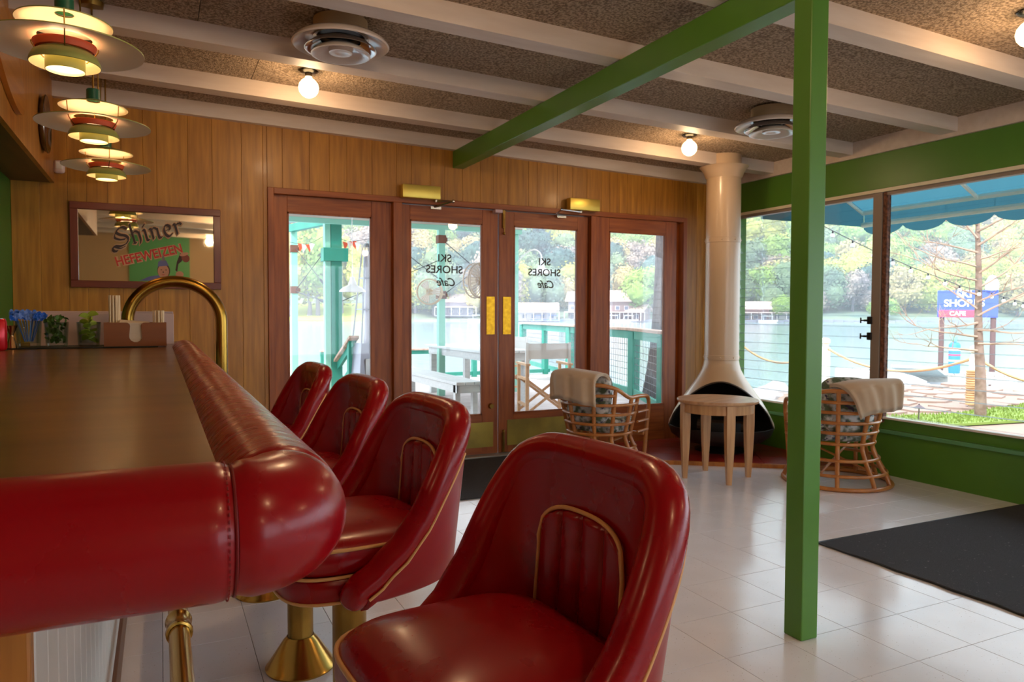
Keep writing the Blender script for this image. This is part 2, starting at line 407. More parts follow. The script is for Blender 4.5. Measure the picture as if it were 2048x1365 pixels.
# lettering on the panes: painted to be read from outside, so it shows reversed in here
INK = mat('dark_sign_paint', (58, 42, 34), .6)
def text(s, size, loc, par, m=INK, rot=(pi/2, 0, 0), ext=.0006, name='lettering', shear=0, bold=0, sx=1, mirror=False, label=None):
    c = bpy.data.curves.new(name, 'FONT'); c.body = s; c.size = size; c.align_x = 'CENTER'; c.align_y = 'CENTER'; c.extrude = ext; c.shear = shear; c.offset = bold
    t = bpy.data.objects.new(name, c); COL.objects.link(t)
    dg = bpy.context.evaluated_depsgraph_get(); me = bpy.data.meshes.new_from_object(t.evaluated_get(dg)); bpy.data.objects.remove(t)
    o = bpy.data.objects.new(name, me); COL.objects.link(o); me.materials.clear(); me.materials.append(m)
    o.parent = par; o.location = loc; o.rotation_euler = rot; o.scale = (-sx if mirror else sx, 1, 1)
    if label: o['label'] = label
    return o
for par, cx in ((d1, 2.16), (d2, 3.11)):
    for s, sz, dx, dz, sh, kx in (('SKI', .088, 0, 1.70, 0, 1.05), ('SHORES', .088, 0, 1.605, 0, 1.05), ('Cafe', .095, .02, 1.50, .35, .95)):
        text(s, sz, (cx+dx, D+.046, dz), par, shear=sh, bold=.0012, mirror=True, sx=kx)
# ================================================================== JALOUSIE WINDOWS
SLAT = glass_mat('louvre_glass', (250, 254, 255), .35)
FRAME = mat('aluminium_frame', (148, 132, 120), .5, .1)
RUST = mat('rusty_track', (140, 92, 66), .7, .2, .6, 60, .9, 40, (64, 38, 28))
GEDGE = mat('frosted_glass_edge', (142, 150, 146), .4)
def jal(n, y0, y1, lab):
    e = empty('window_%d' % n, label=lab, cat='window', kind='structure')
    MB().b2((XR+.01, y0, 2.165), (XR+.07, y1, 2.197)).build('frame_head', FRAME, e)
    MB().b2((XR+.01, y0, .43), (XR+.07, y1, .445)).build('frame_sill', WHITE, e)
    k = 0; z = .47
    s = MB().box((0, 0, 0), (.011, y1-y0-.01, .093), Euler((0, radians(-9), 0))).build('louvre_slat', SLAT, e)
    s.data.materials.append(GEDGE)
    for p in s.data.polygons:
        if abs(p.normal.z) > .9: p.material_index = 1
    s.location = (XR+.045, (y0+y1)/2, z+.03)
    while z < 2.07:
        z += .086; copyobj(s, e, (XR+.045, (y0+y1)/2, z+.03))
    return e
jw = [(3.985, 5.49, 'louvred glass window nearest the fireplace corner'), (2.15, 3.87, 'louvred glass window right of the grey mullion'), (.2, 2.05, 'louvred window beside the viewpoint, out of frame'), (-1.8, .1, 'unseen louvred window further back, added for daylight'), (-3.9, -1.9, 'last unseen louvred window towards the back, added for daylight')]  # rearmost windows are unseen, continued along the wall to provide daylight
for i, (a, b, l) in enumerate(jw): jal(3+i, a, b, l)
mu = empty('trim_2', label='grey aluminium mullion between the two louvred windows, with latches', cat='mullion', kind='structure')
MB().b2((XR-.0, 3.905, .40), (XR+.05, 3.985, 2.20), .003).build('mullion_bar', FRAME, mu)
MB().b2((XR+.01, 3.865, .40), (XR+.055, 3.903, 2.20), .003).build('louvre_track', RUST, mu)
for z in (1.195, 1.07):
    h = MB(); h.b2((XR-.012, 3.97, z-.03), (XR+.02, 4.01, z+.03), .003); h.cone((XR-.03, 4.01, z), (XR-.03, 4.05, z), .006); h.cone((XR-.03, 4.05, z-.022), (XR-.03, 4.05, z+.022), .006); h.b2((XR-.035, 3.99, z-.008), (XR, 4.02, z+.008))
    h.build('latch', BLACK, mu, 40)
tr3 = empty('trim_3', label='aluminium mullions of the louvred windows out of frame', cat='mullion', kind='structure')
for a in (2.06, .11, -1.89): MB().b2((XR, a, .40), (XR+.05, a+.08, 2.20)).build('mullion_bar', FRAME, tr3)
# ================================================================== BAR
ZC = 1.08; RR = .0601; YN = .68; XC = .1045; ZR = 1.050; YE = 3.86
bar = empty('bar_counter', (0, 0, 0), label='long bar counter with dark wood top and padded red vinyl edge', cat='bar')
TOP = wood('walnut_laminate', (74, 44, 18), (122, 82, 40), .3, 0, .35, .25, .08)
MB().b2((-2.6, YN, ZC-.04), (XC, YE+.62, ZC), .002).build('countertop', TOP, bar)
def rail(path, name, m, radf=None, seg=40, seam0=True, seam1=True):
    b = MB(); P = [Vector(p) for p in path]; n = len(P); rs = []
    L = [0]
    for a, c in zip(P, P[1:]): L.append(L[-1]+(c-a).length)
    for i in range(n):
        d0 = L[i]; d1 = L[-1]-L[i]; r = RR
        if seam0: r -= .0045*exp(-(d0/.007)**2)
        if seam1: r -= .0045*exp(-(d1/.007)**2)
        if radf: r *= radf(L[i], L[-1])
        rs.append(r)
    b.tube(P, rs, seg, caps=True); return b.build(name, m, bar, 50)
def lin(a, b, n, ends=True):
    a = Vector(a); b = Vector(b); ts = [i/n for i in range(n+1)]
    if ends: ts = sorted(set([0, .002, .005, .008, .012, .02] + ts + [.98, .988, .992, .995, .998, 1]))
    return [a.lerp(b, t) for t in ts]
RC = .050   # corner radius of the rail's centre line
SX = XC-RC
rail([(SX-2.2*(1-t), YN, ZR) for t in [0, .3, .6, .8, .9, .95, .98, .99, .993, .996, .998, .999, 1]], 'padded_edge', REDR, seam0=False)
arc = [(SX+RC*sin(a), YN+RC*(1-cos(a)), ZR) for a in [pi/2*k/22 for k in range(23)]]
rail([(SX-.0, YN, ZR)]+arc[1:], 'padded_corner', REDR)
endr = lambda s, L: 1 if s < L-RR else max(.05, sqrt(max(0, 1-((s-L+RR)/RR)**2)))
ys_ = [YN+RC+v for v in (0, .003, .006, .01, .02)] + [YN+RC+.04*k for k in range(1, 70) if YN+RC+.04*k < YE-RR] + [YE-RR+RR*sin(pi/2*k/8) for k in range(9)]
rail([(XC, y, ZR) for y in ys_], 'padded_edge', REDL, endr, seam1=False)
# stitched seams: a raised welt and stitches beside it
def ring(c, tdir, r, name, m, rad=.0013, n=40, a0=0, a1=2*pi):
    c = Vector(c); t = Vector(tdir).normalized(); x = Vector((0, 0, 1)); y = t.cross(x)
    MB().tube([c+(x*cos(a0+(a1-a0)*k/n)+y*sin(a0+(a1-a0)*k/n))*r for k in range(n+1)], rad, 5).build(name, m, bar, 60)
SEAM = mat('dark_red_seam', (112, 4, 10), .5)
ring((SX, YN, ZR), (1, 0, 0), RR-.0035, 'seam_welt', SEAM)
ring((XC, YN+RC, ZR), (0, 1, 0), RR-.0035, 'seam_welt', SEAM)
st = MB()
for k in range(64):
    a = 2*pi*k/64
    for (c, t, dx) in (((SX-.0055, YN, ZR), (1, 0, 0), 1),):
        p0 = Vector(c)+Vector((0, cos(a), sin(a)))*(RR-.0005); p1 = Vector(c)+Vector((0, cos(a+.055), sin(a+.055)))*(RR-.0005)
        st.cone(p0, p1, .0007, .0007, 5)
st.build('stitching', mat('red_thread', (120, 10, 14), .6), bar, kind='stuff')
# front of the bar
XF = -.145; YA = 1.05
BB = mat('white_beadboard', (222, 214, 206), .5, var=.15, vcol=(190, 180, 170))
y = YA+.02; fi = True
b0 = MB().b2((XF-.012, -.053, .10), (XF, .053, ZC-.06), .004).build('bead_board', BB, bar)
while y < YE+.05:
    if fi: b0.location = (0, y+.053, 0); fi = False
    else: copyobj(b0, bar, (0, y+.053, 0))
    y += .109
MB().b2((-2.4, YA+.02, .0), (XF-.013, YE+.05, ZC-.04)).build('carcass', DK, bar)
MB().b2((-2.4, YA-.01, 0), (XF-.001, YA+.018, ZC-.04), .004).build('end_board', OAK, bar)
MB().b2((XF-.005, YA, .0), (XF+.012, YE+.05, .115), .004).build('kick_board', mat('brown_kick', (112, 74, 52), .5), bar)
fr = MB().tube([(.044, YA-.2, .23), (.044, YE+.1, .23)], .031, 16).build('foot_rail', BRASS, bar, 60)
for y in (2.55, 1.45, 3.45):
    f = MB(); f.lathe([(.032, -.06), (.039, -.058), (.041, -.045), (.037, -.035), (.037, .035), (.041, .045), (.039, .058), (.032, .06)], 20, (0, 0, 0), Matrix.Translation((.044, y, .23)) @ Matrix.Rotation(pi/2, 4, 'X'))
    if y != 2.55: f.cone((.044, y, .0), (.044, y, .2), .014, .014, 12)
    f.build('rail_fitting', BRASS, fr, 50)
# brass service rail arching over the far end
ya = 3.62; KS = 1.1034; CP = Vector((0, 0, 1.24))
def push(o):
    o.location = CP+(Vector(o.location)-CP)*KS; o.scale = Vector(o.scale)*KS; return o
ZC = 1.095
pts = [(-.125, ya, ZC+.003), (-.125, ya, 1.20)] + [(.0665-.1915*cos(a), ya, 1.20+.180*sin(a)) for a in [pi*k/24 for k in range(1, 24)]] + [(.258, ya, 1.20), (.258, ya, .62), (.248, ya, .58), (.20, ya, .55), (-.1, ya, .55)]
o = empty('brass_rail', (-.125, ya, ZC), label='curved brass service rail arching over the far end of the bar', cat='rail')
ARCH = mat('old_brass_tube', (176, 134, 56), .27, 1, .1, 20, .5, 10, (126, 92, 36))
b = MB().tube([Vector(p)-Vector((-.125, ya, ZC)) for p in pts], .0255, 16); b.build('rail_tube', ARCH, o, 60)
MB().lathe([(.0, 0), (.042, 0), (.042, .006), (.026, .014), (.023, .03), (0, .03)], 20).build('foot_flange', ARCH, o, 40); push(o)
# ================================================================== BAR STOOLS
def sq(a, b, t, p=3.0):
    c, s = cos(t), sin(t); k = (abs(c)**p+abs(s)**p)**(-1/p); return a*c*k, b*s*k
def squircle(prof, a, b, seg=72, p=4.0, m=None):
    """prof: list of (scale offset inward in metres, z)"""
    B = m or MB(); rings = []
    for off, z in prof:
        rings.append([B.b.verts.new((*sq(max(a-off, .001), max(b-off, .001), 2*pi*k/seg, p), z)) for k in range(seg)])
    for A, C in zip(rings, rings[1:]):
        for k in range(seg): B._face((A[k], A[(k+1) % seg], C[(k+1) % seg], C[k]))
    B._face(rings[0][::-1]); B._face(rings[-1]); return B
def stool():
    e = empty('bar_stool')
    b = MB(); b.lathe([(0, 0), (.118, 0), (.12, .006), (.113, .014), (.060, .095), (.050, .106), (.046, .112)], 40); b.build('base', BRASS, e, 35)
    b = MB(); b.lathe([(.0435, .10), (.0435, .5), (.0445, .502), (.0445, .56), (.05, .575), (0, .575)], 32); b.build('column', BRASSD, e, 40)
    A, Bw = .203, .203
    s = squircle([(.05, .566), (.02, .562), (.008, .566), (.003, .575), (.0, .60), (.002, .620), (.010, .628), (.03, .63)], A, Bw).build('seat_shell', RED, e, 60)
    def pip(par, a, bb, z, r=.0042, t0=0, t1=2*pi, name='piping'):
        n = 72; cl = abs(t1-t0-2*pi) < .01
        MB().tube([(*sq(a, bb, t0+(t1-t0)*k/n, 4.0), z) for k in range(n+(0 if cl else 1))], r, 8, closed=cl).build(name, PIPE, par, 60)
    pip(s, A-.004, Bw-.004, .570); pip(s, A-.001, Bw-.001, .629)
    prof = [(.03, .629), (.010, .631), (.002, .638), (-.002, .655), (-.001, .675), (.003, .688)]
    cr = [(.004, .692), (.012, .703), (.026, .714), (.05, .724), (.08, .732), (.12, .738), (.16, .741), (.20, .742)]
    c = squircle(prof+cr, A, Bw).build('seat', RED, e, 60)
    pip(c, A-.001, Bw-.001, .691, .0045)
    # bucket back: local +X is the back of the stool, -X its front
    def rimz(d):   # rim height against position along X
        K = [(-.20, .60), (-.06, .632), (.0, .668), (.06, .735), (.12, .835), (.165, .925), (.20, .990), (.222, 1.012), (.25, 1.020), (.4, 1.020)]
        for (x0, z0), (x1, z1) in zip(K, K[1:]):
            if d <= x1:
                t = (d-x0)/(x1-x0); t = max(0, t); return z0+(z1-z0)*t
        return 1.02
    TH = .027; RIM = .034; PM = 1.76
    def mid(phi, z):   # mid surface, leaning outwards with height
        h = max(0, min(1, (z-.60)/.42)); back = .222+.024*h; side = .224+.046*h
        x, y = sq(back, side, phi, 3.0+.9*h); return Vector((x, y, z))
    NP = 72
    def rim_of(phi):
        x, y = sq(.235, .226, phi, 3.0)
        z = rimz(x)
        # round the two top corners
        yy = abs(y)/.226
        z -= .030*max(0, (yy-.62)/.38)**2 if x > .12 else .030*max(0, (x-.02)/.10)**1 if x > .02 else 0
        return z
    secs = []
    for i in range(NP+1):
        u = -1+2*i/NP; phi = PM*u
        zt = rim_of(phi); e0 = min(1, (1-abs(u))/.045); sc = sqrt(max(.0, 1-(1-e0)**2)) if e0 < 1 else 1
        sc = max(sc, .05)
        dphi = .01
        def nrm(z):
            a = mid(phi-dphi, z); c2 = mid(phi+dphi, z); t = (c2-a).normalized(); return Vector((t.y, -t.x, 0))
        sec = []; zc_ = zt-RIM
        low_in = min(.60, zc_-.02); low_out = .578+.022*max(0, cos(phi))
        # tip of the arm hangs as a round bolster
        for t in (0, .25, .5, .75):
            z = low_in+(zc_-.03-low_in)*t; sec.append(mid(phi, z)-nrm(z)*TH*sc)
        sec.append(mid(phi, zc_-.012)-nrm(zc_)*(TH+.004)*sc)
        C0 = mid(phi, zc_); N0 = nrm(zc_)
        for k in range(11):
            a = pi*1.12-(pi*1.32)*k/10
            sec.append(C0+N0*(cos(a)*RIM*sc)+Vector((0, 0, sin(a)*RIM*sc)))
        for t in (0, .3, .6, 1):
            z = (zc_-.034)+(min(low_out, zc_-.05)-(zc_-.034))*t; sec.append(mid(phi, z)+nrm(z)*(TH)*sc)
        z = min(low_out, zc_-.05); sec.append(mid(phi, z-.006)+nrm(z)*(TH-.008)*sc)
        secs.append(sec)
    b = MB(); V = [[b.b.verts.new(p) for p in s_] for s_ in secs]
    m_ = len(secs[0])
    for i in range(NP):
        for j in range(m_): b._face((V[i][j], V[i][(j+1) % m_], V[i+1][(j+1) % m_], V[i+1][j]))
    b._face(V[0]); b._face(V[-1][::-1])
    TP = []; TR_ = []
    for i in range(NP+1):
        u = -1+2*i/NP; phi = PM*u; TP.append(mid(phi, rim_of(phi)-RIM)); TR_.append(RIM)
    for end in (0, -1):
        d_ = (TP[end]-TP[3 if end == 0 else -4]).normalized(); d_ = (d_+Vector((0, 0, -.55))).normalized(); p = TP[end].copy(); ex_ = []
        for k, (st_, rr_) in enumerate([(.010, 1.03), (.010, 1.03), (.010, .98), (.009, .88), (.008, .70), (.005, .45), (.003, .15)]):
            p = p+d_*st_; ex_.append((p.copy(), RIM*rr_))
        if end == 0: TP = [q[0] for q in ex_[::-1]]+TP; TR_ = [q[1] for q in ex_[::-1]]+TR_
        else: TP = TP+[q[0] for q in ex_]; TR_ = TR_+[q[1] for q in ex_]
    b.tube(TP, TR_, 16)
    bk_ = b.build('backrest', RED, e, 70)
    # piping under the rolled rim, outer side
    P = []
    runs = ([], [])
    for i in range(1, NP):
        u = -1+2*i/NP; phi = PM*u; z = rim_of(phi)-RIM-.030
        a = mid(phi-.01, z); c2 = mid(phi+.01, z); t = (c2-a).normalized()
        if z < .90: runs[u > 0].append(mid(phi, z)+Vector((t.y, -t.x, 0))*(TH+.004))
    for P in runs: MB().tube(P, .0038, 8).build('piping', PIPE, bk_, 60)
    # back seam line low on the outside
    # inner lumbar pad with channels and arched piping
    def inner(y, z, off):
        h = max(0, min(1, (z-.60)/.42)); back = .222+.024*h; side = .224+.046*h; p_ = 3+.9*h
        x = back*(1-(abs(y)/side)**p_)**(1/p_); return Vector((x-TH-off, y, z))
    hw = .122; zt_ = .895; zs = .825
    def top(y): return zs+(zt_-zs)*(1-(abs(y)/hw)**2.6)**(1/2.6)
    nch = 4
    def pf(u, v):
        y = -hw+2*hw*u; z = .70+(top(y)-.70)*v
        ch = abs(sin(pi*u*nch)); e_ = min(1, min(u, 1-u)/.03)*min(1, (1-v)/.05 if v > .95 else 1)
        return inner(y, z, -.004+(.008+.012*ch**.5)*e_)
    MB().grid(pf, 65, 22).build('lumbar_pad', RED, e, 60)
    P = [inner(-hw, z, .007) for z in (.70, .74, .78, .81)] + [inner(-hw+2*hw*k/28, top(-hw+2*hw*k/28), .009) for k in range(29)] + [inner(hw, z, .007) for z in (.81, .78, .74, .70)]
    MB().tube(P, .0042, 8).build('piping', PIPE, e, 60)
    return e
st0 = stool(); SXC = .437
labs = ['red vinyl bar stool nearest the viewpoint, its back fully in view', 'red vinyl bar stool second from the near corner of the bar', 'red vinyl bar stool third from the near corner of the bar', 'red vinyl bar stool farthest along the bar, partly hidden']
tag(st0, labs[0], 'bar stool', 'red bar stools along the counter')
st0.location = (.455, 1.065, 0); st0.rotation_euler = (0, 0, radians(5))
for k, (y, rz, dx) in enumerate([(1.88, 4, 0), (2.60, 4, -.005), (3.36, 3, -.035)]): dup(st0, (SXC+dx, y, 0), radians(rz), labs[k+1])
# ================================================================== PENDANT LAMPS
CAPG = mat('dark_green_cap', (20, 92, 62), .4)
SAGE = mat('sage_shade', (150, 158, 84), .4)
SHW = mat('shade_white', (250, 238, 214), .5)
ORNG = mat('orange_reflector', (240, 104, 54), .5)
WB = mat('lamp_bulb', (255, 240, 210), .4, emit=((255, 224, 176), 1.6))
def shade(r0, z0, r1, z1, th=.004, sag=.02, top=None, name='shade', par=None, n=10):
    """dish from hub radius r0,z0 to rim r1,z1; outside skin separate colour"""
    pr = []
    for k in range(n+1):
        t = k/n; pr.append((r0+(r1-r0)*t, z0+(z1-z0)*(t**1.25)))
    under = [(r, z) for r, z in pr]; over = [(r, z+th) for r, z in pr[::-1]]
    o = MB().lathe(under, 48).build(name, SHW, par, 60)
    MB().lathe([(r1, z1)]+over, 48).build('outer_skin', top or SAGE, o, 60)
    return o
def pendant():
    e = empty('pendant_lamp')
    shade(.03, .118, .15, .085, sag=.02, par=e, name='upper_shade')
    shade(.085, .036, .25, 0, par=e, name='main_shade')
    MB().lathe([(.090, -.008), (.099, .012), (.098, .016), (.086, -.004), (.06, -.004)], 40).build('orange_ring', ORNG, e, 60)
    lo = MB().lathe([(.05, -.008), (.078, -.012), (.097, -.026), (.106, -.044), (.109, -.058)], 40).build('lower_shade', SHW, e, 60); MB().lathe([(.109, -.058), (.1115, -.057), (.109, -.043), (.099, -.023), (.079, -.009), (.05, -.005)], 40).build('outer_skin', SAGE, lo, 60)
    o = MB().lathe([(.057, -.03), (.060, -.078)], 36).build('inner_cup', mat('cup_glow', (250, 240, 190), .5, trans=.0), e, 60)
    MB().lathe([(.062, -.03), (.062, -.078), (.060, -.078)], 36).build('outer_skin', SAGE, o, 60)
    MB().lathe([(0, -.060), (.056, -.066)], 36).build('bottom_diffuser', WB, e, 60)
    MB().sph((0, 0, .0), .03, 16, 10).build('bulb', WB, e, 60)
    MB().lathe([(0, .125), (.030, .125), (.030, .172), (.026, .176), (0, .176)], 24).build('cap', CAPG, e, 40)
    for a in (0.6, 2.7, 4.8):
        b = MB(); c_, s_ = cos(a), sin(a); b.tube([(.125*c_, .125*s_, .098), (.122*c_, .122*s_, .05), (.118*c_, .118*s_, .022), (.10*c_, .10*s_, -.005), (.075*c_, .075*s_, -.03)], .0024, 6); b.build('strut', BRASSD, e, 60)
    MB().tube([(0, 0, .17), (0, 0, .585)], .0045, 8).build('rod', BRASSD, e, 60)
    MB().tube([(.048, .01, .12), (.04, .0, .585)], .003, 6).build('cable', BRASSD, e, 60)
    MB().lathe([(0, .565), (.05, .57), (.055, .594), (.0, .594)], 24).build('canopy', BRASSD, e, 40)
    return e
pl0 = pendant(); tag(pl0, 'layered green and cream pendant lamp closest to the viewpoint, cut by the frame', 'pendant lamp', 'pendant lamps over the bar')
PL = [(-.285, 3.03, 2.165), (-.275, 4.14, 2.150), (-.285, 5.28, 2.150)]
pl0.location = PL[0]
dup(pl0, PL[1], 1.0, 'layered green and cream pendant lamp in the middle of the row'); dup(pl0, PL[2], 2.2, 'layered green and cream pendant lamp farthest back, near the mirror')
for i, p in enumerate(PL):
    lamp('pendant_light', 'POINT', (p[0], p[1], p[2]-.045), 1.0, WARM, .03); lamp('pendant_light', 'POINT', (p[0], p[1], p[2]+.005), .8, WARM, .05)
# ================================================================== CEILING GLOBES AND AIR DIFFUSERS
GLOBE = mat('globe_glow', (255, 236, 200), .4, emit=((255, 220, 165), 2.6))
def globe():
    e = empty('ceiling_light')
    MB().lathe([(0, 0), (.058, 0), (.060, -.006), (.045, -.016), (.022, -.018), (.022, -.036), (0, -.036)], 28).build('base_plate', mat('dull_chrome', (120, 116, 108), .25, 1), e, 40)
    MB().lathe([(.0, -.030), (.020, -.032), (.022, -.045), (.040, -.058), (.056, -.078), (.062, -.103), (.056, -.130), (.040, -.150), (.018, -.162), (0, -.165)], 28).build('globe_bulb', GLOBE, e, 80)
    return e
g0 = globe(); GL = [(.845, 4.64), (3.78, 4.64), (3.67, 2.07), (.845, 2.07), (.845, -.5), (3.75, -.5), (.845, -3.0), (3.75, -3.0), (-2.2, 2.07), (-2.2, -.5), (-2.2, 4.2)]  # later entries are unseen globes repeating the rows, added to brighten the room
gl = ['bare globe bulb on the ceiling between the big air diffuser and the mirror wall', 'bare globe bulb on the ceiling near the fireplace pipe', 'bare globe bulb at the right edge, on the near ceiling panel', 'bare globe bulb above the nearest bar stools, out of frame']
tag(g0, gl[0], 'ceiling light', 'bare globe ceiling lights')
for i, (x, y) in enumerate(GL):
    z = zcl(x)+.001
    if i == 0: g0.location = (x, y, z)
    else: dup(g0, (x, y, z), 0, gl[i] if i < 4 else 'bare globe bulb out of view, added to brighten the room')
    lamp('globe_light', 'POINT', (x, y, z-.20), BULB_W if not i in (0, 1, 2) else BULB_W*.6, WARM, .06)
ENAM = mat('white_enamel', (224, 210, 198), .22, coat=.4)
def diff():
    e = empty('air_diffuser')
    MB().lathe([(.135, .088), (.135, .045), (.138, .042), (.138, .0)], 40).build('duct_neck', mat('duct_cream', (190, 166, 130), .5), e, 40)
    MB().lathe([(.12, .012), (.20, .004), (.235, -.018), (.243, -.034), (.236, -.040), (.222, -.030), (.19, -.012), (.15, .002), (.12, .004)], 48).build('outer_ring', ENAM, e, 60)
    MB().lathe([(.10, -.004), (.14, -.022), (.176, -.052), (.180, -.058), (.172, -.058), (.135, -.034), (.10, -.014)], 48).build('middle_ring', mat('chromed_ring', (170, 160, 155), .12, .9), e, 60)
    MB().lathe([(.0, -.02), (.06, -.024), (.11, -.050), (.146, -.078), (.148, -.084), (.138, -.084), (.10, -.062), (.062, -.052), (.058, -.060), (.060, -.074), (.052, -.076), (.03, -.068), (0, -.066)], 48).build('inner_cone', ENAM, e, 60)
    MB().lathe([(0, .03), (.12, .03)], 32).build('damper', BLACK, e)
    return e
f0 = diff(); tag(f0, 'large round white ceiling air diffuser left of the green girder', 'air diffuser', 'round ceiling air diffusers')
f0.location = (.85, 3.78, 2.634); dup(f0, (3.78, 3.78, 2.553), 0, 'round white ceiling air diffuser partly behind the green post')
# ================================================================== THINGS ON THE BULKHEAD AND FAR WALL
e = empty('wall_plate', (-.613, 5.18, 2.36), label='round chrome rimmed plate hung on the bulkhead', cat='plate')
Mx = Matrix.Rotation(pi/2, 4, 'Y')
MB().lathe([(0, .006), (.13, .006), (.15, .016), (.168, .030), (.172, .026), (.155, .004), (.0, 0)], 40, (0, 0, 0), Mx).build('plate_rim', mat('mirror_chrome', (150, 140, 130), .12, 1), e, 40)
MB().lathe([(0, .0065), (.13, .0065), (.128, .009), (0, .009)], 40, (0, 0, 0), Mx).build('plate_face', mat('plum_enamel', (110, 70, 66), .25), e)
pd = MB(); pd.grid(lambda u, v: Vector((-.612+.022*(1-(2*v-1)**2 if True else 0), 3.98+.42*cos(2*pi*u)*v, 2.36+.20*sin(2*pi*u)*v-.18*cos(2*pi*u)*v)), 40, 8, closeu=True)
pd = MB(); pts = [(-.613, 3.98+.46*cos(a)*cos(.3)+.15*sin(a)*sin(.3), 2.40-.46*cos(a)*sin(.3)+.15*sin(a)*cos(.3)) for a in [2*pi*k/40 for k in range(40)]]
pd.prism(pts, (.022, 0, 0)); o = pd.build('wooden_paddle_board', wood('amber_wood', (150, 84, 24), (206, 136, 52), .3, 1, .8, .4)); tag(o, 'oval varnished wooden board hung on the bulkhead at the left edge', 'wooden board')
e = empty('alarm_sensor', (-.585, D-.001, 2.205), label='small white alarm sensor on the pine wall by the bulkhead corner', cat='sensor')
MB().box((0, -.022, 0), (.068, .044, .085), None, .018).build('housing', mat('sensor_plastic', (226, 206, 204), .4), e, 60)
MB().box((0, -.045, .006), (.042, .008, .05), None, .004).build('lens', WHITE, e, 60)
# mirror
MX0, MX1, MZ0, MZ1 = -.532, .409, 1.408, 1.984
mr = empty('bar_mirror', (0, 0, 0), label='wood framed beer mirror with old style lettering on the pine wall', cat='mirror')
FRM = wood('mirror_frame', (92, 34, 16), (122, 52, 26), .4, 0, 1.2, .2); FRV = wood('mirror_frame_upright', (92, 34, 16), (122, 52, 26), .4, 2, 1.2, .2)
fwid = .048
for a, c, m_ in (((MX0, MZ1-fwid), (MX1, MZ1), FRM), ((MX0, MZ0), (MX1, MZ0+fwid), FRM), ((MX0, MZ0+fwid), (MX0+fwid, MZ1-fwid), FRV), ((MX1-fwid, MZ0+fwid), (MX1, MZ1-fwid), FRV)):
    MB().b2((a[0], D-.032, a[1]), (c[0], D-.001, c[1]), .003).build('frame_board', m_, mr)
MIR = mat('mirror_glass', (226, 226, 214), .02, 1)
MB().b2((MX0+fwid-.004, D-.014, MZ0+fwid-.004), (MX1-fwid+.004, D-.010, MZ1-fwid+.004)).build('mirror_pane', MIR, mr)
ml = D-.0155; tilt = radians(15)
TANL = mat('lettering_tan', (196, 152, 110), .5); DBR = mat('lettering_brown', (48, 22, 14), .5); LRED = mat('lettering_red', (190, 40, 26), .5)
# blackletter style word built from strokes (pen at 40 degrees), in letter units, x width ~.6, height 1
def stroke_word(glyphs, size, loc, par, tilt, wid, wid_out, kx=1.0):
    for wsc, m_, dy, nm in ((wid_out, TANL, 0, 'letter_outline'), (wid, DBR, -.0075, 'letter')):
        b = MB(); q_ = 0
        for gx, strokes in glyphs:
            for pts, tw in strokes:
                P = bez([(p[0]+gx, 0, p[1]) for p in pts], 6) if len(pts) > 2 else [Vector((p[0]+gx, 0, p[1])) for p in pts]
                pen = Vector((cos(.7), 0, sin(.7)))
                w_ = wsc*tw + (.0 if nm == 'letter' else 0)
                for q0, q1 in zip(P, P[1:]):
                    dd = (q1-q0); 
                    if dd.length < 1e-5: continue
                    dn = dd.normalized(); s_ = dn*.02
                    a0, a1, a2, a3 = q0-s_-pen*w_, q0-s_+pen*w_, q1+s_+pen*w_, q1+s_-pen*w_
                    if abs(dn.dot(pen)) > .97:
                        n_ = Vector((-pen.z, 0, pen.x)); k_ = .35*w_; a0, a1, a2, a3 = q0-pen*w_-n_*k_, q0-pen*w_+n_*k_, q1+pen*w_+n_*k_, q1+pen*w_-n_*k_
                    if nm == 'letter_outline':
                        c_ = (a0+a1+a2+a3)/4; r_ = .075
                        a0, a1, a2, a3 = [c_+(v-c_)*(1+r_/max((v-c_).length, .01)) for v in (a0, a1, a2, a3)]
                    q_ += 1; b.prism([v-Vector((0, .012*q_, 0)) for v in (a0, a1, a2, a3)], (0, .12, 0))
        o = b.build(nm, m_, par); o.location = (loc[0], loc[1]+dy, loc[2]); o.rotation_euler = (0, -tilt, 0); o.scale = (size*kx, .004, size)
ST = 1.0
G = [
 (0, [([(.95, .92), (.75, 1.05), (.5, .98), (.35, .82), (.5, .66), (.8, .52), (.88, .30), (.68, .08), (.35, .0), (.05, .06), (-.12, -.08), (-.05, -.22), (.1, -.24)], 1.0), ([(.32, .84), (.18, .55), (.4, .38), (.7, .34)], .8), ([(.0, .03), (.3, -.12), (.6, -.06)], .6)]),
 (1.12, [([(.05, 1.12), (.05, .04)], 1), ([(.05, .55), (.25, .68), (.42, .55)], .8), ([(.42, .58), (.42, .15), (.34, -.08)], 1), ([(.0, .02), (.12, .0)], .9)]),
 (1.80, [([(.02, .66), (.1, .58), (.1, .08), (.2, .02)], 1), ([(.08, .86), (.14, .94)], 1.1)]),
 (2.18, [([(.0, .64), (.08, .56), (.08, .04)], 1), ([(.08, .52), (.25, .66), (.42, .54)], .8), ([(.42, .56), (.42, .08), (.54, .02)], 1)]),
 (2.92, [([(.40, .40), (.42, .56), (.25, .68), (.08, .52), (.06, .2), (.22, .0), (.42, .1)], 1), ([(.08, .34), (.40, .44)], .5)]),
 (3.58, [([(.0, .64), (.08, .56), (.08, .04)], 1), ([(.08, .5), (.22, .62), (.40, .62)], .9), ([(.36, .66), (.44, .56)], .9)]),
]
stroke_word(G, .118, (-.27, ml+.0, 1.685), mr, tilt, .085, .085, .95)
text('HEFEWEIZEN', .088, (-.055, ml-.001, 1.640), mr, LRED, (pi/2, -tilt*1.0, 0), .0008, 'lettering_red', bold=.0012, sx=.84)
text('HEFEWEIZEN', .090, (-.053, ml+.0005, 1.638), mr, TANL, (pi/2, -tilt*1.0, 0), .0004, 'lettering_shadow', bold=.006, sx=.80)
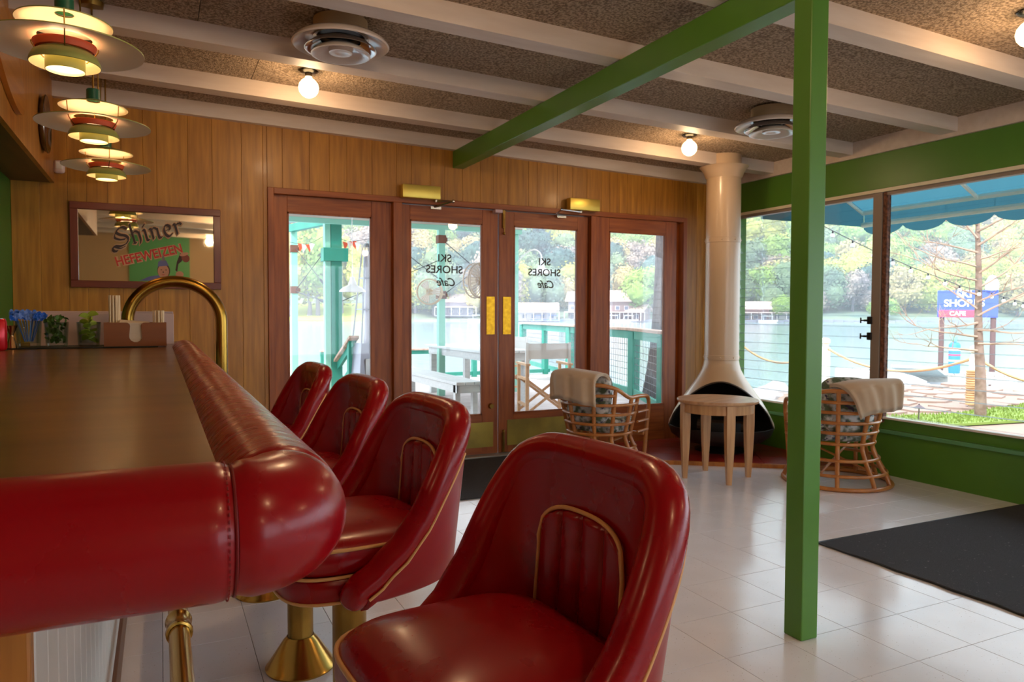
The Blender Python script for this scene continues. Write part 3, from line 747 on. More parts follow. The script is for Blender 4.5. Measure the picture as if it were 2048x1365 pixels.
# painted drinker: cap, face, shoulders, raised hand with a glass
def flat(pts, m_, dy, name='painted_shape'): MB().prism([(x, ml-dy, z) for x, z in pts], (0, .0008, 0)).build(name, m_, mr)
def ell(cx, cz, rx, rz, n=24, a=0): return [(cx+rx*cos(t)*cos(a)-rz*sin(t)*sin(a), cz+rx*cos(t)*sin(a)+rz*sin(t)*cos(a)) for t in [2*pi*k/n for k in range(n)]]
SK = mat('print_skin', (190, 132, 100), .6); BLU = mat('print_blue', (98, 98, 140), .6); GRY = mat('print_grey', (120, 112, 104), .6); HAIR = mat('print_hair', (60, 36, 24), .6)
flat([(-.12, 1.462), (-.06, 1.492), (.02, 1.505), (.09, 1.492), (.13, 1.462)], BLU, .0005)
flat(ell(.033, 1.535, .041, .052), HAIR, .0008); flat(ell(.031, 1.530, .036, .048), SK, .0014)
flat([(-.005, 1.562), (.0, 1.596), (.02, 1.612), (.05, 1.606), (.066, 1.572)], BLU, .002)
flat([(.018, 1.602), (.03, 1.655), (.045, 1.606)], GRY, .0022)
for dx in (-.013, .017): flat(ell(.031+dx, 1.540, .006, .003, 10), HAIR, .0026)
flat([(.029, 1.536), (.026, 1.520), (.035, 1.520)], HAIR, .0026); flat([(.017, 1.508), (.045, 1.508), (.031, 1.503)], LRED, .0026)
flat(ell(.135, 1.512, .026, .022), SK, .0008); flat([(.12, 1.53), (.128, 1.585), (.15, 1.605), (.165, 1.655), (.14, 1.662), (.118, 1.60), (.108, 1.54)], HAIR, .001)
flat(ell(.175, 1.628, .026, .030, 20, .4), mat('print_rust', (132, 60, 40), .6), .0014); flat(ell(.165, 1.655, .030, .012, 20, .3), SK, .0018)
# ================================================================== THINGS ON THE COUNTER
before = set(o.name for o in bpy.data.objects)
GLS = glass_mat('drinking_glass', (236, 244, 242), .45)
yt = 3.42
o = MB().b2((-.66, yt-.03, ZC), (-.005, yt+.19, ZC+.005), .002).build('bar_mat', mat('black_rubber', (24, 30, 24), .6, bump=.5, bscale=200)); tag(o, 'thin black rubber bar mat under the garnish glasses', 'mat')
def tumbler(x, y, r, h, lab):
    e = empty('tumbler', (x, y, ZC+.0052), label=lab, cat='glass', group='garnish glasses on the bar mat')
    MB().lathe([(0, 0), (r*.82, 0), (r*.86, .004), (r, h), (r-.003, h), (r*.80, .016), (0, .014)], 28).build('glass_body', GLS, e, 50); return e
g1 = tumbler(-.472, yt+.06, .047, .105, 'clear glass filled with blue plastic picks'); g2 = tumbler(-.375, yt+.05, .044, .10, 'glass stuffed with green mint, second in the row')
g3 = tumbler(-.262, yt+.055, .045, .10, 'glass of lime wedges beside the wooden caddy')
BLP = mat('blue_plastic', (30, 92, 190), .3); BLP2 = mat('pale_blue_plastic', (96, 130, 200), .3)
for k in range(16):
    a = R.uniform(0, 6.28); r_ = R.uniform(.0, .03); t_ = R.uniform(.2, .7); b = MB()
    p0 = Vector((r_*cos(a)*.6, r_*sin(a)*.6, .022)); p1 = Vector((r_*cos(a)*1.9, r_*sin(a)*1.9, .112+R.uniform(-.004, .018)))
    b.tube([p0, p0.lerp(p1, .5), p1], .0016, 5)
    n_ = (p1-p0).normalized(); x_ = n_.orthogonal().normalized(); y_ = n_.cross(x_)
    b.grid(lambda u, v: p1+x_*((u-.5)*.042)+n_*(v*.022+.004*sin(u*12))+y_*(.004*sin(u*9+v*3)), 9, 4)
    o = b.build('plastic_pick', BLP if k % 3 else BLP2); o.location = (-.472, yt+.06, ZC+.0052); tag(o, 'blue plastic drink pick standing in the first glass', 'drink pick', 'blue picks in the glass')
LEAF = mat('mint_green', (62, 96, 22), .6, var=.6, vscale=40, vcol=(96, 120, 40)); LIME = mat('lime_wedge', (136, 156, 34), .45, var=.5, vscale=30, vcol=(190, 196, 80))
b = MB()
for k in range(70):
    a = R.uniform(0, 6.28); r_ = R.uniform(0, .042); z = R.uniform(.02, .125); p = Vector((min(r_, .034 if z < .1 else .045)*cos(a), min(r_, .034 if z < .1 else .045)*sin(a), z))
    M = Euler((R.uniform(0, 3), R.uniform(0, 3), R.uniform(0, 6))).to_matrix()
    b.grid(lambda u, v: p+M @ Vector(((u-.5)*.026, (v-.5)*.018*(1-abs(2*u-1)**2), .005*sin(u*3))), 4, 3)
o = b.build('mint_sprigs', LEAF, None, 60); o.location = (-.375, yt+.05, ZC+.0052); tag(o, 'bunch of dark green mint leaves in the second glass', 'mint', kind='stuff')
for k in range(14):
    z = .02+.008*k; a = k*2.4; rr_ = .019 if z < .09 else .024
    b = MB(); n = 9
    b.prism([(0, 0, 0)]+[(.022*cos(pi*j/n), .022*sin(pi*j/n), 0) for j in range(n+1)], (0, 0, .006))
    o = b.build('lime_wedge', LIME); o.location = (-.262+rr_*cos(a)*.7, yt+.055+rr_*sin(a)*.7, ZC+.0052+z); o.rotation_euler = (R.uniform(.3, 1.4), R.uniform(-.5, .5), a)
    tag(o, 'lime wedge in the third glass', 'lime', 'lime wedges in the glass')
# caddy with napkins and straws
CB = wood('brown_board', (116, 62, 26), (140, 80, 36), .6, 0, .6)
cdy = empty('napkin_caddy', (-.205, yt-.005, ZC+.0052), label='brown board napkin caddy with a cut-out front', cat='caddy')
W, Dp, Hh = .232, .15, .098
front = [(0, 0), (W, 0), (W, Hh), (W-.092+.0, Hh)] + [(W/2+.020+.014*(1-sin(t)), Hh-.014+.014*cos(t)) for t in (0, .5, 1.0, 1.57)] + [(W/2+.024, Hh-.055)] + [(W/2+.024*cos(t), Hh-.058-.024*sin(t)) for t in (.3, .8, 1.3, 1.85, 2.4, 2.85)] + [(W/2-.024, Hh-.055)] + [(W/2-.034+.014*sin(t)-.0, Hh-.014+.014*cos(t)) for t in (1.57, 1.0, .5, 0)][0:4] + [(0, Hh)]
MB().prism([(x, 0, z) for x, z in front], (0, .006, 0)).build('front_panel', CB, cdy)
MB().b2((0, Dp, 0), (W, Dp+.006, Hh)).build('back_panel', CB, cdy)
MB().b2((0, .006, 0), (.006, Dp, Hh)).build('side_panel', CB, cdy); MB().b2((W-.006, .006, 0), (W, Dp, Hh)).build('side_panel', CB, cdy)
MB().b2((.006, .006, 0), (W-.006, Dp, .006)).build('bottom_panel', CB, cdy)
NAP = mat('paper_napkin', (226, 206, 180), .8); b = MB()
for k in range(22): b.b2((W/2-.055+R.uniform(-.002, .002), .010, .008+k*.0039), (W/2+.055+R.uniform(-.002, .002), .12, .0112+k*.0039))
b.prism([(W/2-.06, .01, .094), (W/2+.055, .01, .094), (W/2+.05, .11, .098), (W/2-.06, .10, .108)], (0, 0, .002))
o = b.build('napkin_stack', NAP); o.location = cdy.location; tag(o, 'stack of folded cream paper napkins in the caddy', 'napkins')
STW = mat('paper_straw', (232, 206, 164), .6); STR = mat('red_straw_band', (170, 90, 60), .6)
for (cx, cy, n, h, lb, gp) in ((.035, .09, 22, .205, 'long pale drinking straw at the left of the caddy', 'long straws in the caddy'), (.205, .09, 20, .142, 'short wooden stirrer at the right of the caddy', 'short stirrers in the caddy')):
    s = MB().cone((0, 0, 0), (0, 0, h), .003, .003, 7).build('drinking_straw' if n == 22 else 'stirrer', STW)
    for k in range(n):
        a = k*2.4; r_ = .0048*sqrt(k)
        c_ = s if k == 0 else s.copy()
        if k: COL.objects.link(c_)
        c_.location = Vector(cdy.location)+Vector((cx+r_*cos(a), cy+r_*sin(a), .0065)); c_.rotation_euler = (R.uniform(-.03, .03), R.uniform(-.03, .03), 0)
        tag(c_, lb, 'straw', gp)
# acrylic menu holder behind
ACR = mat('frosted_acrylic', (206, 176, 166), .35, spec=.6)
e = empty('menu_holder', (-.50, yt+.30, ZC), label='long frosted acrylic tray standing behind the garnish glasses', cat='tray')
for p0, p1 in (((0, 0, 0), (.56, .006, .140)), ((0, .12, 0), (.56, .126, .150)), ((0, .006, 0), (.006, .12, .140)), ((.554, .006, 0), (.56, .12, .140)), ((.006, .006, 0), (.554, .12, .006))): MB().b2(p0, p1, .001).build('acrylic_panel', ACR, e)
b = MB()
for z in (.02, .035, .05, .065): b.b2((.01, .012, z), (.55, .118, z+.010))
b.build('paper_stack', mat('grey_paper', (206, 186, 178), .7), e)
# red drink can at the left edge
e = empty('drink_can', (-.548, 3.30, ZC), label='red soft drink can at the left edge of the counter', cat='can')
CR = mat('can_red', (206, 18, 32), .25, .3)
MB().lathe([(.024, 0), (.030, .004), (.033, .012), (.033, .108), (.028, .118), (.0265, .120)], 32).build('can_body', CR, e, 50)
MB().lathe([(0, .117), (.024, .117), (.0262, .122), (.0272, .120), (.0265, .118)], 32).build('can_lid', METAL, e, 50)
b = MB()
for (a0, z0), (a1, z1) in (((-.9, .03), (.2, .075)), ((-.6, .06), (.5, .095))):
    b.grid(lambda u, v: Vector((.0333*sin(a0+(a1-a0)*u+.15*sin(u*6)), -.0333*cos(a0+(a1-a0)*u+.15*sin(u*6)), z0+(z1-z0)*u+.008*(v-.5)*sin(pi*u)+.006*sin(u*9))), 16, 3)
b.build('white_swirl', WHITE, e)
MB().box((0, -.008, .124), (.012, .022, .0015)).build('pull_tab', METAL, e)
e = empty('jigger', (-.517, 3.40, ZC+.005), label='small steel jigger between the can and the glass of picks', cat='jigger')
MB().lathe([(.0, .0), (.019, 0), (.008, .045), (.007, .05), (.022, .088), (.020, .088), (.005, .052), (0, .052)], 24).build('jigger_cup', mat('copper_steel', (170, 130, 90), .2, 1), e, 50)
for o in [o for o in bpy.data.objects if o.name not in before and o.parent is None]: push(o)
# ================================================================== RUGS
RUG = mat('charcoal_mat', (58, 56, 60), .95, bump=1.0, bscale=300, var=.5, vscale=160, vcol=(34, 33, 36), bdist=.004, dots=((110, 106, 104), 60, .70))
def rug(x0, x1, y0, y1, lab):
    e = empty('floor_mat', (x0, y0, 0), label=lab, cat='floor mat')
    f = lambda u, v: Vector(((x1-x0)*u, (y1-y0)*v, .008+.0015*sin(u*9+v*5)))
    b = MB().grid(f, 30, 30); b.build('pile', RUG, e)
    b = MB(); P = []
    for k in range(25): P.append(Vector(((x1-x0)*k/24, 0, .005)))
    for k in range(1, 25): P.append(Vector(((x1-x0), (y1-y0)*k/24, .005)))
    for k in range(1, 25): P.append(Vector(((x1-x0)*(1-k/24), (y1-y0), .005)))
    for k in range(1, 24): P.append(Vector((0+.006*sin(k*2.1)*(1 if k > 3 else 0), (y1-y0)*(1-k/24), .005+.003*abs(sin(k*1.7)))))
    b.tube(P, .0055, 6, closed=True).build('rubber_border', mat('rubber_edge', (28, 27, 29), .5), e, 60)
rug(3.19, XR-.01, .55, 2.815, 'large charcoal floor mat at the right edge under the window')
rug(1.45, 3.15, 4.48, D-.06, 'dark entrance mat in front of the double doors')
# ================================================================== HEARTH AND FIREPLACE
def clip(poly, n, d):
    out = []
    for i in range(len(poly)):
        a, b = poly[i], poly[(i+1) % len(poly)]; da = a[0]*n[0]+a[1]*n[1]-d; db = b[0]*n[0]+b[1]*n[1]-d
        if da <= 0: out.append(a)
        if (da < 0 < db) or (db < 0 < da): t = da/(da-db); out.append((a[0]+(b[0]-a[0])*t, a[1]+(b[1]-a[1])*t))
    return out
he = empty('hearth', (0, 0, 0), label='low red quarry tile hearth in the corner under the fireplace', cat='hearth')
DXh, DYh = .8177, -.5757; NH = (DYh, -DXh)      # direction of the front edge, outward normal (towards camera)
NH = (-.5757, -.8177); dh = 4.303*NH[0]+4.476*NH[1]
zh_ = .03
base = [(3.56, D-.001), (XR-.001, D-.001), (XR-.001, 3.4), (3.56, 3.4)]
poly = clip(base, NH, dh)
MB().prism([(x, y, 0) for x, y in poly], (0, 0, zh_-.008)).build('mortar_bed', mat('grey_mortar', (150, 128, 116), .9), he)
QT = [mat('quarry_red_%d' % i, c, .32, bump=.1, var=.4, vscale=12, vcol=v) for i, (c, v) in enumerate((((152, 40, 36), (120, 34, 34)), ((140, 36, 36), (168, 60, 54)), ((162, 52, 46), (130, 36, 34))))]
ex = Vector((DXh, DYh)); ey = Vector((-NH[0], -NH[1])); o0 = Vector((4.303, 4.476)) + ey*.03
for i in range(-7, 7):
    for j in range(0, 8):
        c0 = o0+ex*(.305*i+.12)+ey*(.305*j)
        q = [tuple(c0), tuple(c0+ex*.298), tuple(c0+ex*.298+ey*.298), tuple(c0+ey*.298)]
        q = clip(clip(clip(q, (1, 0), XR-.02), (0, 1), D-.02), (-1, 0), -3.58)
        if len(q) > 2: MB().prism([(x, y, zh_-.0085) for x, y in q], (0, 0, .0085)).build('tile', R.choice(QT), he)
pe = [p for p in poly if abs(p[0]*NH[0]+p[1]*NH[1]-dh) < .001]
MB().beam((*pe[0], zh_/2), (*pe[1], zh_/2), .024, zh_+.004).build('edge_strip', OAK, he)
FX, FY = 4.50, 5.05
fp = empty('fireplace', (FX, FY, zh_), label='cream cone fireplace with black fire bowl and tall pipe in the corner', cat='fireplace')
FC = mat('cream_enamel', (212, 184, 152), .32, coat=.3, var=.12, vcol=(200, 168, 136), vscale=3)
FB = mat('black_enamel', (30, 30, 32), .5, bump=.2, bscale=60, var=.4, vcol=(64, 58, 54))
# hood: cone with an arched mouth facing the camera side (direction fdir)
fdir = atan2(-FY, -FX)
def hood_r(z):  # radius by height above hearth
    K = [(.215, .455), (.25, .452), (.35, .405), (.45, .345), (.55, .275), (.65, .205), (.72, .168), (.78, .152), (.80, .150)]
    for (z0, r0), (z1, r1) in zip(K, K[1:]):
        if z <= z1: t = (z-z0)/(z1-z0); return r0+(r1-r0)*max(0, t)
    return .15
def mouth(a):    # lower edge of hood at angle from front
    a = abs(a)
    am = 1.35
    if a >= am: return .215
    return .215+(.625-.215)*sqrt(max(0, 1-(a/am)**2))**1.0
def hood(off, name, m_):
    b = MB()
    def f(u, v):
        a = -pi+2*pi*u; z0 = mouth(a); z = z0+(.80-z0)*v; r = hood_r(z)-off
        return Vector((r*cos(a+fdir), r*sin(a+fdir), z))
    b.grid(f, 96, 16, closeu=True); return b.build(name, m_, fp, 60)
hood(0, 'hood', FC); hood(.008, 'hood_lining', FB)
P = []
for k in range(61):
    a = -1.35+2.7*k/60; z = mouth(a); r = hood_r(z); P.append(Vector((r*cos(a+fdir), r*sin(a+fdir), z)))
MB().tube(P, .008, 6).build('mouth_rim', mat('dark_rim', (70, 60, 52), .4), fp, 60)
MB().lathe([(0, .05), (.20, .06), (.36, .10), (.43, .15), (.452, .21), (.456, .225), (.44, .225), (.40, .16), (.2, .12), (0, .11)], 64).build('fire_bowl', FB, fp, 50)
MB().lathe([(.22, 0), (.225, .012), (.15, .03), (.13, .07), (.16, .085), (0, .085)], 40).build('pedestal', FB, fp, 50)
MB().lathe([(.149, .79), (.1485, 2.50), (.0, 2.50)], 48).build('flue_pipe', FC, fp, 50)
cz = zcl(FX)-zh_
MB().lathe([(.151, cz-.20), (.160, cz-.185), (.172, cz-.15), (.205, cz-.102), (.21, cz-.10), (.205, cz-.10)], 48).build('ceiling_collar', FC, fp, 50)
MB().lathe([(.149, cz-.15), (.149, cz)], 32).build('flue_top', FC, fp, 50)
for zz in (.83, 1.86):
    MB().lathe([(.150, zz-.022), (.1525, zz-.02), (.1525, zz+.02), (.150, zz+.022)], 48).build('pipe_band', FC, fp, 50)
    s = MB().sph((0, 0, 0), .006, 8, 6).build('rivet', FC, fp, 60)
    for k in range(8):
        a = 2*pi*k/8; p = (.1535*cos(a), .1535*sin(a), zz)
        if k == 0: s.location = p
        else: copyobj(s, fp, p)
b = MB(); b.grid(lambda u, v: Vector(((.30)*cos(fdir-.6+1.2*u), (.30)*sin(fdir-.6+1.2*u), .16+.12*v)), 16, 3); b.build('spark_screen', BLACK, fp)
for k in range(4):
    a = fdir+pi/2; d_ = Vector((cos(a), sin(a), 0)); c_ = Vector((cos(fdir)*.10*(k-1.5)*.8, sin(fdir)*.10*(k-1.5)*.8, .17+.05*(k % 2)))
    o = MB().cone(c_-d_*.20, c_+d_*.20, .042, .036, 10).build('log', mat('charred_log', (58, 44, 36), .9, bump=1, bscale=30)); o.location = fp.location; tag(o, 'charred log lying in the fireplace bowl', 'log', 'logs in the fire bowl')
# ================================================================== SIDE TABLE
OAKT = wood('pale_oak', (176, 126, 78), (214, 168, 118), .38, 2, 1.2, .1); OAKH = wood('pale_oak_top', (170, 122, 84), (214, 170, 128), .35, 0, .8, .15)
tb_ = empty('side_table', (3.80, 4.30, 0), radians(24), label='round pale oak side table with four tapered legs by the hearth', cat='table')
MB().lathe([(0, .575), (.285, .575), (.296, .580), (.300, .588), (.300, .598), (.296, .602), (0, .602)], 64).build('table_top', OAKH, tb_, 40)
MB().lathe([(.262, .575), (.262, .505), (.245, .505), (.245, .575)], 64).build('apron', OAKT, tb_, 40)
lg = MB()
def legf(u, v): pass
def taper(zs, ws, c=(0, 0)):
    b = MB(); rings = []
    for z, w_ in zip(zs, ws): rings.append([b.b.verts.new((c[0]+sx*w_, c[1]+sy*w_, z)) for sx, sy in ((-1, -1), (1, -1), (1, 1), (-1, 1))])
    for A, C in zip(rings, rings[1:]):
        for k in range(4): b._face((A[k], A[(k+1) % 4], C[(k+1) % 4], C[k]))
    b._face(rings[0][::-1]); b._face(rings[-1]); return b
l0 = taper([0, .02, .25, .40, .575], [.016, .017, .027, .031, .031]).build('leg', OAKT, tb_, 30)
for k in range(4):
    a = pi/4+k*pi/2; p = (.248*cos(a), .248*sin(a), 0)
    if k == 0: l0.location = p; l0.rotation_euler = (0, 0, a)
    else: copyobj(l0, tb_, p, (0, 0, a))
# ================================================================== RATTAN CHAIRS
RAT = mat('rattan', (196, 128, 64), .35, coat=.3, var=.5, vscale=14, vcol=(142, 76, 30))
FLOR = mat('floral_cushion', (214, 214, 212), .8, var=.95, vscale=17, vcol=(72, 92, 62), ramp=(.42, .58), detail=3, dots=((70, 62, 92), 24, .62))
THR_ = mat('throw_cloth', (206, 182, 154), .9, bump=.3, bscale=300, var=.2, vscale=6, vcol=(180, 152, 124), sheen=.3)
def ring_pt(phi, r, z, fl_=1.0):   # phi: 0 = back (local -Y), +-pi/2 sides, beyond = front
    x = r*sin(phi); y = -r*cos(phi)*fl_; return Vector((x, y, z))
def rchair():
    e = empty('rattan_chair')
    def rad(z):
        K = [(0, .37), (.05, .36), (.15, .30), (.25, .255), (.30, .245), (.40, .265), (.55, .295), (.72, .325)]
        for (z0, r0), (z1, r1) in zip(K, K[1:]):
            if z <= z1: return r0+(r1-r0)*(z-z0)/(z1-z0)
        return .33
    def zrim(phi): return .70-.10*max(0, min(1, (abs(phi)-.75)/.6))
    # uprights of back and sides
    for phi in (-1.9, -1.45, -.9, -.36, .36, .9, 1.45, 1.9):
        zt = zrim(phi); P = bez([ring_pt(phi, rad(z), z) for z in (.02, .08, .16, .24, .30, .42, .55)]+[ring_pt(phi, rad(zt), zt)], 3)
        MB().tube(P, .0165, 8).build('upright', RAT, e, 60)
    # rungs
    for z, a in ((.62, .9), (.545, 1.9), (.47, 1.9), (.395, 1.9), (.315, 1.9), (.20, 2.6), (.10, 2.8)):
        MB().tube([ring_pt(-a+2*a*k/30, rad(z)+.006, z) for k in range(31)], .0125, 8).build('rung', RAT, e, 60)
    MB().tube([ring_pt(2*pi*k/48, .372, .016) for k in range(48)], .0155, 8, closed=True).build('floor_ring', RAT, e, 60)
    # rim rail turning into arms and curving down to front posts
    P = [ring_pt(-1.9+3.8*k/40, rad(zrim(-1.9+3.8*k/40)), zrim(-1.9+3.8*k/40)) for k in range(41)]
    fr0 = P[0]; fr1 = P[-1]
    def front(s_):
        x = s_*.30; return [Vector((x, .17, .595)), Vector((x*.98, .25, .58)), Vector((x*.95, .295, .53)), Vector((x*.93, .30, .45)), Vector((x*.88, .29, .25)), Vector((x*.85, .27, .02))]
    MB().tube(bez(front(-1)[::-1]+P[2::4]+front(1), 4), .0165, 8).build('arm_rail', RAT, e, 60)
    for s_ in (-1, 1):
        for z in (.47, .395, .315): MB().tube([(s_*.295*.96, .10, z), (s_*.28, .29, z)], .010, 6).build('rung', RAT, e, 60)
    for a in (-.5, .5): MB().tube([(-.2*sin(a)*2, -.2, .10), (.2*sin(a)*2, .2, .28)], .009, 6).build('brace', RAT, e, 60)
    MB().tube([(-.26, .26, .28), (.26, .26, .28)], .013, 8).build('front_rail', RAT, e, 60)
    def cush(cx, cy, cz, a, b_, h, tilt, nm):
        q = squircle([(.05, -h/2+.004), (.02, -h/2+.012), (.004, -h*.25), (0, 0), (.004, h*.25), (.02, h/2-.012), (.05, h/2), (.12, h/2+.008)], a, b_, 40, 4)
        o = q.build(nm, FLOR, None, 60); o.location = (cx, cy, cz); o.rotation_euler = tilt; o.parent = e; return o
    cush(0, .06, .37, .215, .215, .12, (0, 0, 0), 'seat_cushion')
    cush(0, -.155, .59, .185, .20, .11, (radians(-100), 0, 0), 'back_cushion')
    return e
def throw(w_, lb, dx=0, drop_b=.19, drop_f=.12, skew=0, cut=0):
    """cloth folded over the chair back; local frame like the chair"""
    b = MB()
    prof = [(-.375, .80-drop_b-.03), (-.382, .70), (-.372, .76), (-.33, .795), (-.26, .805), (-.19, .79), (-.145, .75), (-.13, .80-drop_f)]
    P = bez([(0, y, z) for y, z in prof], 5); n = len(P)
    def f(off):
        def g(u, v):
            k = min(n-1, int(round(v*(n-1)))); p = P[k]; x = (u-.5)*w_ + cut*(1-v)**2*(1-u)
            wav = .008*sin(u*15+v*4)+.005*sin(u*31)
            yy = p.y*(1-.10*(2*(x+dx)/.7)**2) + (wav if p.z < .76 else wav*.3)
            zz = p.z - .02*(2*u-1)**2 + .008*sin(u*7)*(1-v) + skew*x*(1-v)
            nn = .012*off
            return Vector((x+dx, yy-nn*(.8 if v < .5 else -.8), zz+nn))
        return g
    for off in (1.0, .35, -.3):
        b.grid(f(off), 26, n)
    o = b.build('throw_blanket', THR_, None, 60); tag(o, lb, 'blanket', 'cloth throws over the chair backs')
    md = o.modifiers.new('thick', 'SOLIDIFY'); md.thickness = .006; return o
rc = rchair(); tag(rc, 'rattan armchair by the double doors with floral cushions', 'chair', 'rattan armchairs by the fireplace')
c1 = (3.15, 4.93, 0); a1 = radians(-62)
rc.location = c1; rc.rotation_euler = (0, 0, a1)
t1 = throw(.40, 'beige throw folded over the rattan chair by the doors', dx=-.03, skew=-.08); t1.location = c1; t1.rotation_euler = (0, 0, a1)
c2 = (4.53, 3.83, 0); a2 = radians(-28)
dup(rc, c2, a2, 'rattan armchair by the window wall right of the green post')
t2 = throw(.45, 'beige throw draped over the rattan chair by the window', dx=.08, skew=.22, cut=.16); t2.location = (c2[0], c2[1], -.03); t2.rotation_euler = (0, 0, a2)
# ================================================================== OUTSIDE
def pol(az, dep, z=0):
    """world point from compass angle (degrees right of the room's long axis) and distance along the view direction"""
    a = radians(az); y = dep/(.9009*1+.4340*math.tan(a)); return Vector((y*math.tan(a), y, z))
TEAL = mat('teal_paint', (34, 128, 110), .5, var=.2, vcol=(80, 176, 156), vscale=3); MINT = mat('mint_paint', (140, 200, 180), .5, var=.25, vcol=(116, 182, 162), vscale=2)
DECK = wood('bleached_deck', (158, 142, 138), (190, 180, 176), .7, 0, .6, .0); CAP = wood('weathered_cap', (150, 118, 100), (198, 168, 150), .7, 2, .6)
WTP = mat('weathered_white', (206, 208, 206), .6, var=.4, vcol=(168, 170, 174), vscale=6, stretch=(1, 6, 6)); STEEL = mat('brushed_steel', (140, 142, 152), .35, .5)
RUSTB = mat('rusty_bracket', (112, 70, 54), .8); CABLE = mat('dark_cable', (62, 62, 72), .5)
# ---- lake, shore and hill
WAT = mat('lake_water', (150, 172, 184), .10, 0, .8, 1.3, bdist=.04, stretch=(1, .45, 1), spec=.6)
o = MB(); o.grid(lambda u, v: Vector((-120+900*u, 5.5+700*v, -1.6)), 2, 2); o = o.build('lake', WAT); tag(o, 'rippled pale lake stretching to the far shore', 'lake', kind='structure')
def hz(az, d):
    t = max(0, (d-262)/240); h = -1.7+5.5*min(1, (d-258)/30)+96*max(0, t-.10)**1.15
    return h*(1+.10*sin(az*.13)+.08*sin(az*.31+2)) if d > 262 else -1.7+(d-258)*.25
HILL = mat('hill_undergrowth', (112, 136, 130), .9, var=.8, vscale=.06, vcol=(150, 158, 120))
b = MB(); b.grid(lambda u, v: (lambda p: Vector((p.x, p.y, hz(-14+112*u, 258+360*v*v))))(pol(-14+89*u, 258+360*v*v)), 70, 30)
o = b.build('far_hillside', HILL, None, 60); tag(o, 'wooded hillside rising beyond the lake', 'hillside', kind='structure')
LAWN = mat('spring_lawn', (196, 206, 90), .9, var=.5, vscale=.3, vcol=(168, 186, 80))
b = MB(); b.grid(lambda u, v: (lambda p: Vector((p.x, p.y, -1.5+[0, .8, 1.8, 5.6, 7.4][int(v*4+.01)])))(pol(4+13.6*u, 256+[0, .4, 10, 26, 40][int(v*4+.01)])), 30, 5)
o = b.build('far_lawn', LAWN, None, 60); tag(o, 'yellow green lawn bank across the lake at the left', 'lawn', kind='structure')
# ---- trees: crowns of displaced lobes
def leafmat(n, c, v): return mat(n, c, .9, bump=1.0, bscale=2.2, var=.9, vscale=.9, vcol=v, bdist=.6, ramp=(.4, .6))
LM = [leafmat('leaf_yellow', (200, 196, 92), (140, 150, 72)), leafmat('leaf_spring', (150, 178, 80), (92, 130, 70)), leafmat('leaf_dull', (126, 146, 108), (84, 108, 98)), leafmat('leaf_evergreen', (74, 106, 98), (58, 84, 96)), leafmat('twig_grey', (162, 144, 132), (126, 116, 122)), leafmat('leaf_straw', (196, 180, 120), (158, 140, 104))]  # spring foliage tones, paled to carry some of the haze
BARK = mat('hazy_bark', (120, 112, 122), .9)
def crown(seed, m_, sq_=1.0, lobes=11):
    rr = random.Random(seed); b = MB()
    for k in range(lobes):
        a = rr.uniform(0, 6.28); h = rr.uniform(0, 1); rad = (.62-.35*h)*rr.uniform(.5, 1)
        c = Vector((rad*cos(a), rad*sin(a), .55+.75*h*sq_)); s = rr.uniform(.30, .46)
        r = bmesh.ops.create_icosphere(b.b, subdivisions=2, radius=s, matrix=Matrix.Translation(c))
        for v in r['verts']:
            d = (v.co-c); n_ = noise.noise(v.co*6+Vector((seed, 0, 0)))*.5+noise.noise(v.co*15+Vector((0, seed, 0)))*.35
            v.co = c+d*(.86+n_*.9)
        for q in range(420):
            th = rr.uniform(0, 6.28); ct = rr.uniform(-1, 1); st_ = sqrt(1-ct*ct); n0 = Vector((st_*cos(th), st_*sin(th), ct)); pc = c+n0*s*rr.uniform(.8, 1.32)
            t1_ = n0.orthogonal().normalized(); t2_ = n0.cross(t1_); e_ = rr.uniform(.018, .055); t1_ = (t1_+n0*rr.uniform(-.7, .7))*e_; t2_ = (t2_+n0*rr.uniform(-.7, .7))*e_*.8
            b.quad(pc-t1_, pc-t2_, pc+t1_, pc+t2_)
    return b
def tree_kind(seed, m_, name, sq_=1.0):
    e = empty(name); o = crown(seed, m_, sq_).build('crown', m_, e, 180)
    MB().tube([(0, 0, -.4), (.01, 0, .3), (0, .02, .8)], [.07, .05, .03], 6).build('trunk', BARK, e, 60); return e
kinds = [tree_kind(i+1, LM[i], 'tree', [1, 1, 1.1, 1.5, 1, 1][i]) for i in range(6)]
TL = ['pale yellow budding tree on the far hillside', 'fresh green tree on the far hillside', 'dull green tree on the far hillside', 'dark blue green evergreen on the far hillside', 'bare grey twiggy tree on the far hillside', 'straw coloured tree on the far hillside']
used = [False]*6; nt_ = 0
TR = random.Random(5)
def put_tree(k, p, s, lab=None, hs=1.0):
    global nt_
    if used[k]: o = tree(kinds[k])
    else: o = kinds[k]; used[k] = True
    o.location = p; o.scale = (s, s, s*hs); o.rotation_euler = (0, 0, TR.uniform(0, 6.28)); nt_ += 1
    tag(o, lab or TL[k], 'tree', 'trees across the lake'); return o
rows = [278, 296, 314, 332, 352, 374, 398, 424, 452]
for ri, d in enumerate(rows):
    az = 7.5+TR.uniform(0, 1.5)
    while az < 61.5:
        a = az+TR.uniform(-.4, .4)
        if not (38.4 < a < 42.6):
            dd = d+TR.uniform(-7, 7); p = pol(a, dd); p.z = hz(a, dd)-1.5
            n_ = noise.noise(Vector((a*.22, ri*.55, 3.3)))+TR.uniform(-.35, .35)
            k = 0 if n_ > .38 else 1 if n_ > .12 else 5 if n_ > .0 else 2 if n_ > -.15 else 3 if n_ > -.42 else 4
            if ri == 0 and a < 22 and TR.random() < .6: k = 0
            if not (ri == 0 and 30.5 < a < 36) and not (ri < 2 and a < 16.5): put_tree(k, p, TR.uniform(8.5, 12.5)*(1+.05*ri))
        az += TR.uniform(1.15, 1.75)*(1.0 if ri < 3 else 1.12)
